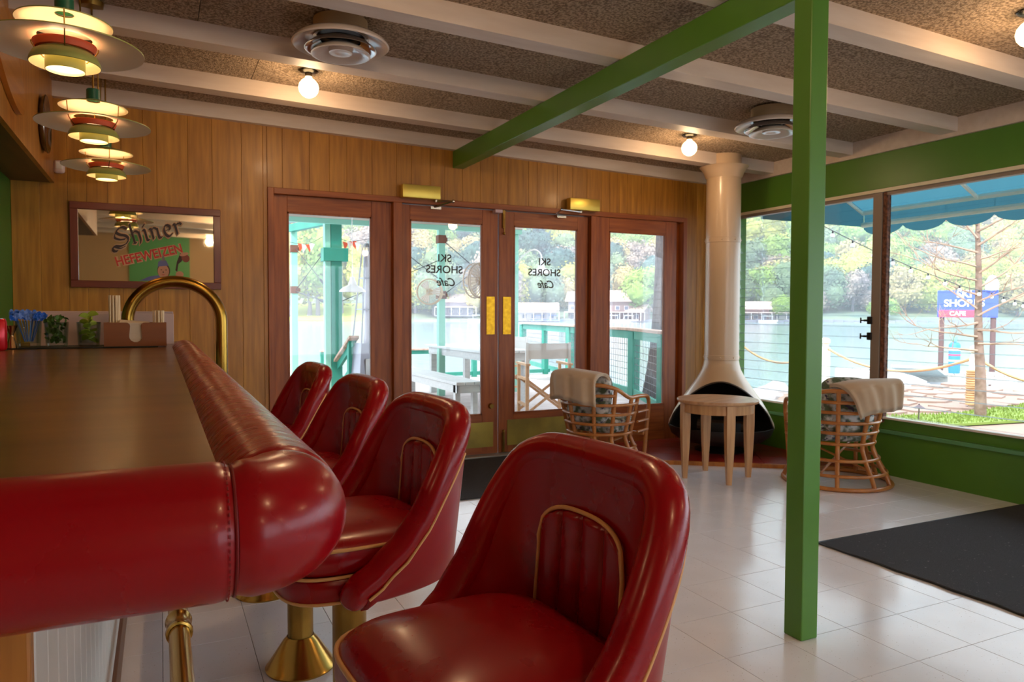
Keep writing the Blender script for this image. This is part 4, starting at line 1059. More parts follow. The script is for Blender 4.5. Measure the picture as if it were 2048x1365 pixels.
# nearer shore trees
for a, d, k, s, hs, lb in ((8.9, 268, 0, 17, 1.1, 'tall pale yellow tree on the far lawn, leftmost'), (10.9, 266, 1, 15, 1.25, 'tall spring green tree on the far lawn behind the teal post'), (12.6, 270, 0, 15, 1.2, 'yellow tree on the far lawn right of the teal post'), (36.2, 262, 1, 12, .95, 'bright green round tree on the far shore beside the houses'), (19.6, 270, 2, 12, 1.2, 'dull green tree on the far shore behind the left door'), (24.6, 268, 4, 12, 1.3, 'bare grey tree on the far shore behind the lettering of the left door'), (46, 264, 1, 7, .8, 'low green shrubby tree on the far shore behind the green post'), (52.6, 264, 1, 7, .7, 'low green shrubby tree on the far shore right of the mullion')):
    p = pol(a, d); p.z = 1.2 if a < 26 else -1.0; put_tree(k, p, s, lb, hs)
for i in range(6):
    if not used[i]: put_tree(i, pol(45, 300, 2), 8)
for a, d, t_ in ((9.0, 263, 1.1), (10.25, 266, .8), (14.3, 270, .9)):
    p = pol(a, d); o = MB().tube([(0, 0, -1), (.3, 0, 4), (-.4, 0, 9), (1.5, 0, 15)], [1.3*t_, .8*t_, .6*t_, .3], 8).build('far_trunk', BARK, None, 60); o.location = (p.x, p.y, .2); tag(o, 'dark forked tree trunk on the far lawn', 'tree trunk', 'trunks on the far lawn')
# ---- houses across the lake
HW = mat('grey_siding', (150, 146, 160), .8); HW2 = mat('brown_siding', (140, 116, 116), .8); RF = mat('pinkish_roof', (226, 196, 186), .8); DKW = mat('far_window', (96, 104, 130), .3); HW3 = mat('pale_siding', (214, 206, 206), .8)
def house(az, dep, w_, d_, h, rh, wallm, lab, stories=2, porch=True, rz=None, zg=-1.2):
    p = pol(az, dep); e = empty('house', (p.x, p.y, zg), radians(-az) if rz is None else rz, label=lab, cat='house', group='houses across the lake')
    MB().b2((-w_/2, -d_/2, -1), (w_/2, d_/2, h)).build('walls', wallm, e)
    r = MB(); o_ = 1.0
    r.prism([(-w_/2-o_, -d_/2-o_, h-.2), (w_/2+o_, -d_/2-o_, h-.2), (w_/2+o_, 0, h+rh), (-w_/2-o_, 0, h+rh)], (0, 0, .35)); r.prism([(-w_/2-o_, d_/2+o_, h-.2), (w_/2+o_, d_/2+o_, h-.2), (w_/2+o_, 0, h+rh), (-w_/2-o_, 0, h+rh)], (0, 0, .35))
    r.build('roof', RF, e)
    MB().prism([(-w_/2, -d_/2, h), (-w_/2, d_/2, h), (-w_/2, 0, h+rh)], (w_, 0, 0)).build('gable', wallm, e)
    for s_ in range(stories):
        n = int(w_//3)
        for k in range(n):
            x = -w_/2+w_*(k+.5)/n; z = .8+s_*3.0
            f = MB().b2((x-.8, -d_/2-.12, z), (x+.8, -d_/2+.02, z+1.5)).build('window', HW3, e); MB().b2((x-.65, -d_/2-.16, z+.12), (x+.65, -d_/2-.1, z+1.38)).build('pane', DKW, f)
    if porch:
        MB().b2((-w_/2-1, -d_/2-3.2, 2.9), (w_/2+1, -d_/2, 3.2)).build('porch_roof', RF, e); MB().b2((-w_/2-1, -d_/2-3.2, -.2), (w_/2+1, -d_/2, .1)).build('porch_floor', HW, e)
        n = int(w_//2.5)
        for k in range(n+1): MB().b2((-w_/2-.9+(w_+1.8)*k/n-.12, -d_/2-3.1, .1), (-w_/2-.9+(w_+1.8)*k/n+.12, -d_/2-2.9, 2.9)).build('porch_post', HW3, e)
    return e
house(34.0, 264, 13, 9, 7.0, 3.6, HW2, 'two storey brown house with pinkish roof on the far shore', rz=radians(-20))
house(35.3, 262, 8, 7, 3.4, 2.2, HW2, 'small brown boathouse beside the brown house', 1, rz=radians(-60))
house(31.2, 266, 9, 8, 7.0, 3.2, HW, 'tall grey house behind the right door', rz=radians(-40))
house(27.4, 262, 16, 8, 3.8, 2.2, HW3, 'long low boathouse with pinkish roof behind the right door', 1)
house(21.3, 270, 13, 8, 5.0, 2.6, HW, 'grey house among trees behind the left door', 1, True, None, .5)
house(41.6+2.2, 266, 12, 8, 4.4, 2.4, HW2, 'brown lake house left of the green post', 1)
house(45.6, 268, 11, 8, 3.0, 2.4, HW3, 'pale lake cottage behind the green post', 1)
BOAT = mat('boat_white', (232, 232, 240), .4); BOATB = mat('boat_blue', (112, 140, 206), .5)
def boat(az, dep, m_, lab, s=1.0):
    p = pol(az, dep); e = empty('boat', (p.x, p.y, -1.6), radians(-az+8), label=lab, cat='boat', group='boats moored on the far shore')
    MB().prism([(-3.2*s, 0, 0), (2.6*s, 0, 0), (3.4*s, 0, .9*s), (-3.2*s, 0, .8*s)], (0, 1.8*s, 0)).build('hull', m_, e)
    MB().b2((-1.6*s, .1, 2.2*s), (1.6*s, 1.7*s, 2.4*s)).build('canopy', m_, e)
    for x in (-1.5, 1.5): MB().b2((x*s-.05, .2, .8*s), (x*s+.05, .3, 2.2*s)).build('canopy_post', BOAT, e)
for a, m_, l in ((23.0, BOAT, 'white boat with a canopy behind the left door'), (27.9, BOATB, 'blue canopied boat behind the right door'), (29.0, BOATB, 'second blue boat, moored right of the blue canopied one'), (33.6, BOAT, 'white boat moored below the brown house'), (34.8, BOAT, 'white boat at the right of the brown house'), (45.0, BOAT, 'white boat near the cottage behind the green post')): boat(a, 256, m_, l)
sb = MB()
for k in range(60):
    a = 22+.66*k; p = pol(a, 259.5); 
    if a > 61.5: break
    sb.box((p.x, p.y, -1.2), (3.2, 1.5, 1.2+.4*sin(k*1.7)), Euler((0, 0, radians(-a))))
o = sb.build('far_sea_wall', mat('far_wall_stone', (140, 140, 156), .9)); tag(o, 'long grey bulkhead and boat docks along the far waterline', 'sea wall', kind='structure')
# ---- timber deck outside the doors
dk = empty('deck', (0, 0, 0), label='bleached timber deck outside the double doors', cat='deck', kind='structure')
DP = [(1.6, 5.9), (5.5, 5.9), (5.75, 7.4), (6.5, 9.2), (7.2, 12.2), (7.3, 13.4), (2.2, 13.4), (1.6, 9.0)]
y = 5.9; nn = 0
def xr(y):
    K = [(5.9, 5.5), (7.4, 5.75), (9.2, 6.5), (12.2, 7.2), (13.5, 7.3)]
    for (a, b_), (c, d_) in zip(K, K[1:]):
        if y <= c: return b_+(d_-b_)*(y-a)/(c-a)
    return 7.3
while y < 13.3:
    MB().b2((1.6 if y < 10.6 else 2.45, y, -.045), (xr(y), y+.137, -.012), .003).build('plank', DECK, dk); y += .145
MB().b2((1.65, 5.9, -.25), (5.3, 13.2, -.06)).build('joists', CAP, dk)
# ---- railing with wire mesh
RPTS = [(5.47, 5.98), (5.69, 7.42), (6.47, 9.18), (7.35, 12.6), (8.2, 16.4)]
rl = empty('deck_railing', (0, 0, 0), label='teal deck railing with brown cap and wire mesh panels', cat='railing')
MESH = mat('galvanised_wire', (96, 98, 104), .5, .2)
for i, (x, y) in enumerate(RPTS):
    MB().box((x, y, .47), (.135, .135, 1.0), None, .004).build('post', TEAL, rl)
MID = [(6.92, 10.9), (7.8, 14.5)]
for x, y in MID: MB().box((x, y, .47), (.1, .1, 1.0)).build('post', TEAL, rl)
for (x0_, y0_), (x1_, y1_) in zip(RPTS, RPTS[1:]):
    MB().beam((x0_, y0_, 1.01), (x1_, y1_, 1.01), .17, .04, .004).build('cap_rail', CAP, rl)
    MB().beam((x0_, y0_, .925), (x1_, y1_, .925), .045, .12).build('top_rail', TEAL, rl)
    MB().beam((x0_, y0_, .06), (x1_, y1_, .06), .045, .10).build('bottom_rail', TEAL, rl)
    L_ = sqrt((x1_-x0_)**2+(y1_-y0_)**2); n = int(L_/.10); wm = MB()
    for k in range(1, n):
        t = k/n; X, Y = x0_+(x1_-x0_)*t, y0_+(y1_-y0_)*t; wm.cone((X, Y, .1), (X, Y, .87), .0042, .0042, 4, False)
    for k in range(1, 8): z = .1+.77*k/8; wm.cone((x0_, y0_, z), (x1_, y1_, z), .0042, .0042, 4, False)
    wm.build('wire_mesh', MESH, rl, kind='stuff')
# far low dock rail
o = empty('dock_railing', (0, 0, 0), label='low teal dock railing far beyond the white picnic table', cat='railing')
for a, b_ in (((2.6, 13.35, .50), (7.3, 13.35, .50)), ((2.6, 13.35, .06), (7.3, 13.35, .06))): MB().beam(a, b_, .05, .07).build('rail', TEAL, o)
MB().beam((2.6, 13.35, .555), (7.3, 13.35, .555), .12, .03).build('cap_rail', CAP, o)
for x in (2.65, 4.1, 5.6, 7.2): MB().box((x, 13.35, .25), (.09, .09, .58)).build('post', TEAL, o)
# stair rail down to the water
sr = empty('stair_railing', (0, 0, 0), label='teal stair railing sloping down from the deck, left of the patio heater', cat='railing')
MB().box((2.52, 10.62, .43), (.11, .11, .90)).build('post', TEAL, sr); MB().box((2.42, 11.30, .1), (.11, .11, .76)).build('post', TEAL, sr)
MB().beam((2.53, 10.5, .90), (2.36, 11.7, .18), .15, .035).build('cap_rail', CAP, sr); MB().beam((2.53, 10.55, .82), (2.37, 11.6, .16), .045, .12).build('rail', TEAL, sr); MB().beam((2.50, 10.6, .40), (2.37, 11.6, -.26), .04, .09).build('rail', TEAL, sr)
# ---- pavilion posts and eave beam
def gpost(x, y, s_, lab, m_=TEAL, z1=2.62, br=()):
    e = empty('pavilion_post', (x, y, 0), label=lab, cat='post', group='pavilion posts outside')
    MB().b2((-s_/2, -s_/2, -.05 if y < 13 else -1.7), (s_/2, s_/2, z1), .004).build('shaft', m_, e)
    for z in br:
        k = MB(); k.b2((-s_/2-.012, -s_/2-.012, z-.06), (s_/2+.012, s_/2+.012, z+.06)); k.b2((s_/2, -.01, z-.03), (s_/2+.05, .01, z+.03)); k.build('bracket', RUSTB, e)
    return e
pB = gpost(2.42, 11.20, .16, 'thick teal pavilion post seen through the sidelight', TEAL)
MB().b2((-.17, -.07, -.05), (-.085, .07, 2.62), .004).build('side_stud', MINT, pB)
MB().b2((-.20, -.11, 2.02), (.17, .11, 2.22), .004).build('knee_block', TEAL, pB)
gpost(2.06, 12.75, .10, 'slim mint post at the left edge of the sidelight', MINT, 2.62, (2.62-.30, 1.63))
gpost(3.86, 10.5, .10, 'slim mint post behind the left door pane', MINT, 2.62, (2.36, 1.52))
gpost(5.12, 10.55, .10, 'slim mint post at the left edge of the right door pane', MINT, 2.62)
gpost(3.46, 7.5, .10, 'mint post hidden behind the meeting stiles of the doors', MINT, 2.62)
be = empty('eave_beam', (0, 0, 0), label='grey green eave beam on top of the pavilion posts', cat='beam')
MB().b2((.6, 10.42, 2.57), (5.2, 10.60, 2.80)).build('header_board', wood('grey_fascia', (168, 158, 146), (206, 196, 184), .7, 0, .5), be)
MB().b2((.6, 10.44, 2.50), (5.2, 10.50, 2.57)).build('mint_trim', MINT, be)
MB().b2((.6, 11.0, 2.60), (2.6, 11.2, 2.78)).build('back_header', MINT, be)
MB().beam((2.42, 11.2, 2.66), (2.0, 12.8, 2.66), .1, .12).build('rafter', TEAL, be); MB().beam((3.46, 7.5, 2.66), (3.46, 10.5, 2.66), .08, .12).build('rafter', MINT, be)
rp = empty('porch_roof', (0, 0, 0), label='porch roof over the deck', cat='roof', kind='structure')
MB().prism([(.4, 10.7, 2.82), (5.4, 10.7, 2.82), (5.4, 5.9, 3.3), (.4, 5.9, 3.3)], (0, 0, .06)).build('roof_boards', WTP, rp)
# cables crossing between posts
def cable(name, a, b_, lab, r=.006, turn=False):
    e = empty(name, a, label=lab, cat='cable', group='bracing cables between the posts'); a = Vector(a); d_ = Vector(b_)-a
    MB().cone((0, 0, 0), d_, r, r, 6).build('wire', CABLE, e)
    if turn: MB().cone(d_*.72, d_*.86, r*3.2, r*3.2, 8).build('turnbuckle', CABLE, e)
cable('bracing_cable', (2.08, 12.7, 2.32), (2.36, 11.25, 1.55), 'thin cable slanting down from the slim post to the thick teal post', turn=True)
cable('bracing_cable', (2.08, 12.7, 1.63), (2.36, 11.25, 2.30), 'thin cable slanting up from the slim post to the thick teal post')
cable('bracing_cable', (2.08, 12.7, 1.60), (2.36, 11.22, 1.38), 'low taut cable with a turnbuckle beside the teal post', .008, True)
cable('bracing_cable', (2.5, 11.15, 1.42), (3.84, 10.5, 2.05), 'long cable rising from the teal post behind the heater')
cable('bracing_cable', (3.9, 10.5, 2.34), (5.1, 10.55, 1.45), 'cable slanting down from the slim mint post in the left door')
cable('bracing_cable', (3.9, 10.5, 1.52), (5.1, 10.55, 2.40), 'cable slanting up from the slim mint post in the left door')
cable('bracing_cable', (3.20, 10.8, 2.3), (3.84, 10.5, 1.75), 'short crossing cable left of the slim mint post')
# bunting
fl0 = {}
for k, (x, y, z, c, r_) in enumerate([(2.03, 11.9, 2.33, 0, .2), (2.085, 11.88, 2.315, 1, .3), (2.14, 11.86, 2.325, 0, -.1), (2.19, 11.84, 2.34, 1, .2), (2.60, 11.3, 2.33, 0, .2), (2.655, 11.28, 2.35, 1, .1), (2.71, 11.26, 2.345, 0, -.2), (2.77, 11.24, 2.325, 1, .1)]):
    m_ = mat('flag_orange', (240, 92, 60), .7) if c == 0 else mat('flag_white', (240, 236, 232), .7)
    o = MB().prism([(-.05, 0, 0), (.05, 0, 0), (.01, .0, -.13)], (0, .002, 0)).build('bunting_flag', m_); o.location = (x*1.0, y, z); o.rotation_euler = (0, r_, .2)
    tag(o, ('orange' if c == 0 else 'white')+' bunting flag '+('left of the thick teal post' if k < 4 else 'between the teal post and the heater'), 'flag', 'bunting flags')
b = MB(); b.tube(bez([(1.6, 12.1, 2.42), (2.1, 11.88, 2.33), (2.36, 11.4, 2.44), (2.65, 11.28, 2.345), (3.1, 11.1, 2.42), (3.6, 10.8, 2.46)], 6), .004, 5); o = b.build('bunting_string', CABLE); tag(o, 'string carrying the orange and white flags', 'string')
# barn lamps
BL = mat('barn_white', (240, 238, 236), .35)
def barn(p, arm, lab, ra=.012):
    e = empty('barn_lamp', p, label=lab, cat='outdoor lamp', group='white barn lamps over the deck')
    MB().lathe([(.0, .17), (.03, .165), (.036, .12), (.05, .09), (.055, .06), (.12, .03), (.165, -.01), (.172, -.03), (.165, -.03), (.11, .018), (.05, .045), (0, .05)], 32).build('shade', BL, e, 60)
    MB().tube(bez(arm, 5), ra, 8).build('gooseneck', BL, e, 60)
barn((2.30, 9.62, 1.55), [(0, 0, .16), (0, 0, .22), (.0, .02, 1.39)], 'white barn lamp hanging beside the patio heater', .005)
barn((5.42, 10.2, 1.90), [(0, 0, .16), (-.01, 0, .27), (-.10, .02, .34), (-.22, .1, .29), (-.30, .32, .12)], 'white gooseneck barn lamp seen through the right door')
# patio heater
ph = empty('patio_heater', (2.72, 10.5, -.012), radians(10), label='tall pyramid shaped steel patio heater behind the stools', cat='patio heater')
def fru(z0, r0, z1, r1, name, m_):
    b = MB(); q = [[(sx*r, sy*r, z) for sx, sy in ((-1, -1), (1, -1), (1, 1), (-1, 1))] for z, r in ((z0, r0), (z1, r1))]
    b.prism(q[0], (0, 0, .001)); vs = [[b.b.verts.new(p) for p in qq] for qq in q]
    for k in range(4): b._face((vs[0][k], vs[0][(k+1) % 4], vs[1][(k+1) % 4], vs[1][k]))
    b._face(vs[1]); return b.build(name, m_, ph)
fru(0, .24, .82, .165, 'base_cabinet', STEEL)
for sx in (-1, 1):
    for sy in (-1, 1): MB().beam((sx*.16, sy*.16, .82), (sx*.045, sy*.045, 2.2), .018, .018).build('frame_leg', STEEL, ph)
MB().cone((0, 0, .82), (0, 0, 2.1), .05, .05, 16).build('glass_tube', mat('frosted_tube', (214, 212, 224), .2, trans=.3), ph, 60)
for z, r in ((1.3, .12), (1.75, .085)): MB().b2((-r, -r, z), (r, r, z+.015)).build('guard_ring', STEEL, ph)
fru(2.2, .05, 2.26, .02, 'finial', STEEL)
MB().b2((-.12, -.212, .35), (.12, -.205, .6)).build('control_panel', METAL, ph)
# picnic table and bench
def slats(par, x0, x1, y0, y1, z, n, th=.035, name='slat', m_=WTP, axis='y'):
    for k in range(n):
        a = x0+(x1-x0)*k/n; MB().b2((a+.004, y0, z-th), (a+(x1-x0)/n-.004, y1, z), .003).build(name, m_, par)
pt = empty('picnic_table', (3.80, 8.75, -.012), label='long white wooden picnic table on the deck', cat='table')
slats(pt, 0, .78, 0, 2.35, .76, 6); MB().b2((.05, .06, .62), (.08, 2.29, .725)).build('apron', WTP, pt); MB().b2((.70, .06, .62), (.73, 2.29, .725)).build('apron', WTP, pt); MB().b2((.05, .06, .62), (.73, .09, .725)).build('apron', WTP, pt)
for x in (.06, .63):
    for y in (.08, 2.19): MB().b2((x, y, 0), (x+.09, y+.09, .725)).build('leg', WTP, pt)
bn = empty('bench', (3.05, 7.80, -.012), label='white wooden bench in front of the picnic table', cat='bench')
slats(bn, 0, .34, 0, 2.6, .46, 3); MB().b2((.03, .03, .33), (.055, 2.57, .425)).build('apron', WTP, bn); MB().b2((.29, .03, .33), (.315, 2.57, .425)).build('apron', WTP, bn); MB().b2((.03, .03, .33), (.315, .055, .425)).build('apron', WTP, bn)
for x in (.03, .25):
    for y in (.10, 2.42): MB().b2((x, y, 0), (x+.06, y+.07, .425)).build('leg', WTP, bn)
o = empty('condiment_holder', (4.15, 9.05, .748), label='small black condiment holder on the white picnic table', cat='condiment holder')
MB().b2((-.07, -.05, 0), (.07, .05, .05)).build('tray', BLACK, o); MB().cone((-.035, 0, .02), (-.035, 0, .17), .028, .02, 10).build('bottle', mat('grey_bottle', (110, 104, 112), .4), o); MB().cone((.035, 0, .02), (.035, 0, .13), .026, .026, 10).build('shaker', METAL, o); MB().tube([(0, 0, .05), (0, 0, .2)], .006).build('handle', BLACK, o)
CANV = mat('white_canvas', (218, 216, 212), .8); BEE = wood('beech', (186, 140, 100), (214, 172, 132), .5, 2, 1)
def director(loc, rz, lab):
    e = empty('director_chair', loc, rz, label=lab, cat='chair', group='canvas director chairs on the deck')
    for x in (-.27, .27):
        MB().b2((x-.018, -.22, 0), (x+.018, -.185, .62)).build('leg', BEE, e); MB().b2((x-.018, .19, 0), (x+.018, .225, .62)).build('leg', BEE, e)
        MB().b2((x-.03, -.26, .62), (x+.03, .26, .645)).build('armrest', BEE, e); MB().b2((x-.016, .17, .645), (x+.016, .205, .90)).build('back_post', CANV, e)
        MB().b2((x-.015, -.2, .12), (x+.015, .2, .15)).build('foot_rail', BEE, e); MB().b2((x-.02, -.2, .44), (x+.02, .2, .47)).build('seat_rail', BEE, e)
    for y in (-.2, .2):
        MB().beam((-.26, y, .05), (.26, y, .44), .018, .03).build('cross_leg', BEE, e); MB().beam((.26, y+.02, .05), (-.26, y+.02, .44), .018, .03).build('cross_leg', BEE, e)
    MB().grid(lambda u, v: Vector((-.25+.5*u, -.19+.38*v, .465-.03*sin(pi*u))), 12, 3).build('canvas_seat', CANV, e, 60)
    MB().grid(lambda u, v: Vector((-.27+.54*u, .188+.035*sin(pi*u), .70+.19*v)), 12, 3).build('canvas_back', CANV, e, 60)
director((4.32, 8.05, -.012), radians(168), 'canvas director chair seen through the right door')
director((4.85, 10.3, -.012), radians(-75), 'canvas director chair behind the picnic table')
# fans
FAN = mat('beige_cage', (196, 170, 138), .5)
def fan(loc, rz, mount, lab, r=.19):
    e = empty('outdoor_fan', loc, rz, label=lab, cat='fan', group='caged fans on the pavilion posts')
    Mf = Matrix.Rotation(pi/2, 4, 'X')
    for rr_, y in ((r, .0), (r, .07), (r*.96, -.02)): MB().tube([(rr_*cos(2*pi*k/28), y, rr_*sin(2*pi*k/28)) for k in range(28)], .008, 6, closed=True).build('cage_ring', FAN, e, 60)
    for k in range(30):
        a = 2*pi*k/30; MB().tube([(.03*cos(a), -.05, .03*sin(a)), (r*.7*cos(a), -.045, r*.7*sin(a)), (r*cos(a), 0, r*sin(a)), (r*cos(a), .07, r*sin(a))], .0036, 4).build('cage_wire', FAN, e)
    for k in range(3):
        a = 2*pi*k/3; MB().grid(lambda u, v: Vector((cos(a+(v-.5)*.9)*r*.85*u, .02+.03*(v-.5), sin(a+(v-.5)*.9)*r*.85*u)), 5, 6).build('blade', WHITE, e, 60)
    MB().cone((0, .02, 0), (0, .18, 0), .05, .045, 14).build('motor', FAN, e, 60); MB().tube([(0, .15, 0), mount], .014, 6).build('bracket', FAN, e, 60)
fan((3.60, 10.30, 1.56), radians(-30), (.20, .20, -.04), 'caged fan on the slim mint post, seen in the left door pane'); fan((3.17, 7.40, 1.60), radians(25), (.30, -.02, 0), 'caged fan at the right edge of the left door pane', .19)
# ---- right side: ground, paving, planting
GRD = mat('sandy_ground', (150, 124, 110), .9, var=.5, vscale=1.2, vcol=(160, 132, 114)); GRS = mat('spring_grass', (118, 138, 54), .9, var=.7, vscale=6, vcol=(130, 144, 70), bump=1, bscale=80)
LP = [(5.25, -14), (5.25, 5.8), (6.9, 7.4), (8.4, 8.4), (10.2, 9.8), (12.6, 10.6), (15.5, 9.0), (19, 5), (22, -14)]
b = MB(); b.prism([(x, y, -1.8) for x, y in LP], (0, 0, 1.6)); o = b.build('shore_ground', GRD); tag(o, 'pinkish paved bank outside the window wall', 'ground', kind='structure')
FLG = mat('flagstone', (150, 124, 112), .9, var=.4, vscale=2, vcol=(164, 138, 124)); fg = empty('stone_paving', (0, 0, 0), label='irregular pinkish flagstones on the bank outside the windows', cat='paving', kind='structure')
FR = random.Random(9)
for i in range(17):
    for j in range(12):
        cx, cy = 6.1+.78*i+FR.uniform(-.1, .1)+.3*(j % 2), 2.2+.72*j+FR.uniform(-.1, .1)
        if cx > 15 or cy > (5.6+ (cx-5.2)*.75) or cy > 9.6 or (cx > 7.5 and 5.6 < cy < 7.0 and cx < 13.9) or (cx < 7.7 and cy > 4.8): continue
        n = 6; pts = [(cx+(.37+FR.uniform(-.05, .03))*cos(2*pi*k/n+.3)*1.02, cy+(.34+FR.uniform(-.05, .03))*sin(2*pi*k/n+.3)) for k in range(n)]
        MB().prism([(x, y, -.2) for x, y in pts], (0, 0, .025+FR.uniform(0, .012))).build('stone', FLG, fg)
for nm, pts, lb in (('grass_strip', [(5.3, 4.6), (5.9, 4.6), (6.1, 5.4), (6.3, 6.2), (5.9, 6.2), (5.3, 5.6)], 'strip of spring grass against the window wall'), ('grass_strip', [(7.9, 6.25), (8.9, 6.85), (10.0, 6.6), (12.2, 6.8), (14, 6.4), (13, 5.4), (10.6, 5.75), (9.1, 5.95)], 'curving strip of bright grass through the paving'), ('grass_strip', [(6.0, 5.0), (6.9, 5.2), (7.5, 5.9), (7.3, 6.5), (6.6, 6.6), (6.0, 6.1)], 'tuft of young grass under the louvred window')):
    b = MB(); b.prism([(x, y, -.185) for x, y in pts], (0, 0, .03)); GG = Random = None
    bl = random.Random(3)
    xs_ = [p[0] for p in pts]; ys_2 = [p[1] for p in pts]
    def inside(x, y):
        c = False; n = len(pts)
        for i in range(n):
            (xa, ya_), (xb, yb_) = pts[i], pts[(i+1) % n]
            if (ya_ > y) != (yb_ > y) and x < (xb-xa)*(y-ya_)/(yb_-ya_)+xa: c = not c
        return c
    for k in range(5200):
        x, y = bl.uniform(min(xs_), max(xs_)), bl.uniform(min(ys_2), max(ys_2))
        if not inside(x, y): continue
        a = bl.uniform(0, 6.28); h = bl.uniform(.02, .05); dx_, dy_ = .012*cos(a), .012*sin(a)
        b.quad((x-dx_, y-dy_, -.16), (x+dx_, y+dy_, -.16), (x+dx_*.2+.02*sin(a*3), y+dy_*.2, -.16+h), (x-dx_*.2+.02*sin(a*3), y-dy_*.2, -.16+h))
    o = b.build(nm, GRS); tag(o, lb, 'grass', kind='stuff')
# rocks at the water's edge
RK = mat('bank_rock', (196, 186, 184), .9, bump=1, bscale=8, bdist=.02, var=.5, vscale=3, vcol=(150, 146, 150)); rk = None
for k in range(34):
    t = k/33; i = t*5; a = LP[2+int(min(i, 4.999))]; c = LP[3+int(min(i, 4.999))]; f = i-int(min(i, 4.999)); x = a[0]+(c[0]-a[0])*f; y = a[1]+(c[1]-a[1])*f
    if rk is None:
        b = MB(); r = bmesh.ops.create_icosphere(b.b, subdivisions=2, radius=1)
        for v in r['verts']: v.co *= 1+.28*noise.noise(v.co*1.7)
        rk = b.build('bank_rock', RK, None, 30); q = rk
    else: q = rk.copy(); COL.objects.link(q)
    s_ = FR.uniform(.22, .42); q.location = (x+FR.uniform(-.2, .5), y+FR.uniform(.0, .6), -.45+FR.uniform(-.15, .15)); q.scale = (s_*1.3, s_, s_*.8); q.rotation_euler = (0, 0, FR.uniform(0, 6)); tag(q, 'pale grey rock on the bank at the water edge', 'rock', 'rocks along the bank')
# boat dock
bd = empty('boat_dock', (0, 0, 0), label='bleached boat dock running along the water outside the windows', cat='dock')
DKM = wood('dock_boards', (166, 150, 140), (196, 184, 174), .8, 1, .5)
pa, pb_ = pol(49.6, 27.5), pol(63, 24.5); dv = (pb_-pa); L_ = dv.length; dv.normalize(); nv = Vector((-dv.y, dv.x, 0)); n = int(L_/.29)
for k in range(n):
    c = pa+dv*(.29*k+.14); MB().beam(c-nv*.8+Vector((0, 0, -.82)), c+nv*.8+Vector((0, 0, -.82)), .27, .05).build('plank', DKM, bd)
MB().beam(pa-nv*.8+Vector((0, 0, -.98)), pb_-nv*.8+Vector((0, 0, -.98)), .08, .26).build('side_beam', DKM, bd)
FLT = mat('float_grey', (212, 206, 206), .7)
for k in range(5): c = pa+dv*(1.2+2.2*k)-nv*.6; MB().cone(c+Vector((0, 0, -1.3))-dv*.5, c+Vector((0, 0, -1.3))+dv*.5, .32, .32, 14).build('float_drum', FLT, bd, 40)
MB().beam(pa-nv*.6+dv*3+Vector((0, 0, -.90)), pa-nv*5.5+dv*2.2+Vector((0, 0, -.30)), 1.2, .08).build('gangway', DKM, bd)
# sign with blue letters board on piles
sg = empty('dock_sign', pol(57.55, 27, -.8), radians(-57), label='blue and red lakeside sign board on dark piles at the dock', cat='sign')
SBL = mat('sign_blue', (84, 100, 200), .6); SWH = mat('sign_white', (240, 240, 248), .6); SRD = mat('sign_red', (232, 84, 104), .6)
MB().b2((-.95, 0, 1.95), (.95, .06, 2.95)).build('board', SBL, sg); MB().b2((-.9, -.012, 1.96), (.35, 0, 2.22)).build('red_band', SRD, sg)
text('SKI', .36, (-.1, -.02, 2.80), sg, SWH, bold=.01); text('SHORES', .36, (-.1, -.02, 2.47), sg, SWH, bold=.01); text('CAFE', .22, (-.3, -.02, 2.09), sg, SWH, bold=.006)
MB().lathe([(0, 0), (.2, .05), (.22, .3), (.1, .55), (0, .6)], 12, (.75, .03, 2.9)).build('white_figure_top', SWH, sg, 60)
PIL = mat('dark_pile', (112, 86, 84), .9)
for x in (-.8, .82): MB().cone((x, .12, -1.2), (x, .12, 2.6), .1, .09, 10).build('pile', PIL, sg, 60)
bb_ = empty('blue_bumper', pol(56.9, 25.5, -.80), label='upright blue dock bumper with white stripes and a rounded top', cat='bumper')
MB().lathe([(0, 0), (.17, .0), (.18, .1), (.18, 1.0), (.12, 1.08), (0, 1.1)], 20).build('body', mat('bumper_blue', (60, 128, 224), .5), bb_, 50)
for z in (.42, .62, .80): MB().lathe([(.182, z), (.185, z+.01), (.185, z+.05), (.182, z+.06)], 20).build('stripe', SWH if z != .62 else SRD, bb_)
MB().lathe([(0, 1.1), (.08, 1.12), (.07, 1.28), (0, 1.3)], 14).build('green_cap', mat('bumper_green', (120, 190, 160), .5), bb_, 50)
# bollards and rope
BOL = mat('bollard_cream', (222, 212, 196), .7); ROPE = mat('tan_rope', (206, 160, 116), .8, bump=.6, bscale=120)
def bollard(p, coil, lab, h=.98):
    e = empty('rope_bollard', p, label=lab, cat='bollard', group='rope bollards on the bank')
    MB().lathe([(0, 0), (.095, 0), (.095, h-.2), (.07, h-.17), (.07, h-.12), (.095, h-.10), (.09, h-.03), (.04, h), (0, h)], 20).build('shaft', BOL, e, 50)
    if coil: MB().tube([(.118*cos(2*pi*k/12), .118*sin(2*pi*k/12), .06+.036*k/12) for k in range(12*15)], .019, 6).build('rope_coil', ROPE, e, 60)
    return e
p1 = pol(58.15, 11.2, -.2); p0 = pol(48.9, 14.5, -.2)
bollard(p1, True, 'cream bollard wound with tan rope right of the bare tree'); bollard(p0, False, 'plain cream bollard just right of the green post')
p2 = pol(66, 9.5, -.2); bollard(p2, True, 'rope wound bollard beyond the right edge'); pL = pol(43.2, 15.0, -.2)
for a, c, lb in ((p0, p1, 'thick tan rope sagging between the two bollards'), (p1, p2, 'rope running on to the right from the wound bollard'), (pL, p0, 'rope sagging leftwards behind the green post')):
    b = MB(); b.tube([a.lerp(c, t/16)+Vector((0, 0, .80-.34*(1-(2*t/16-1)**2))) for t in range(17)], .022, 6); o = b.build('rope', ROPE, None, 60); tag(o, lb, 'rope', 'ropes between bollards')
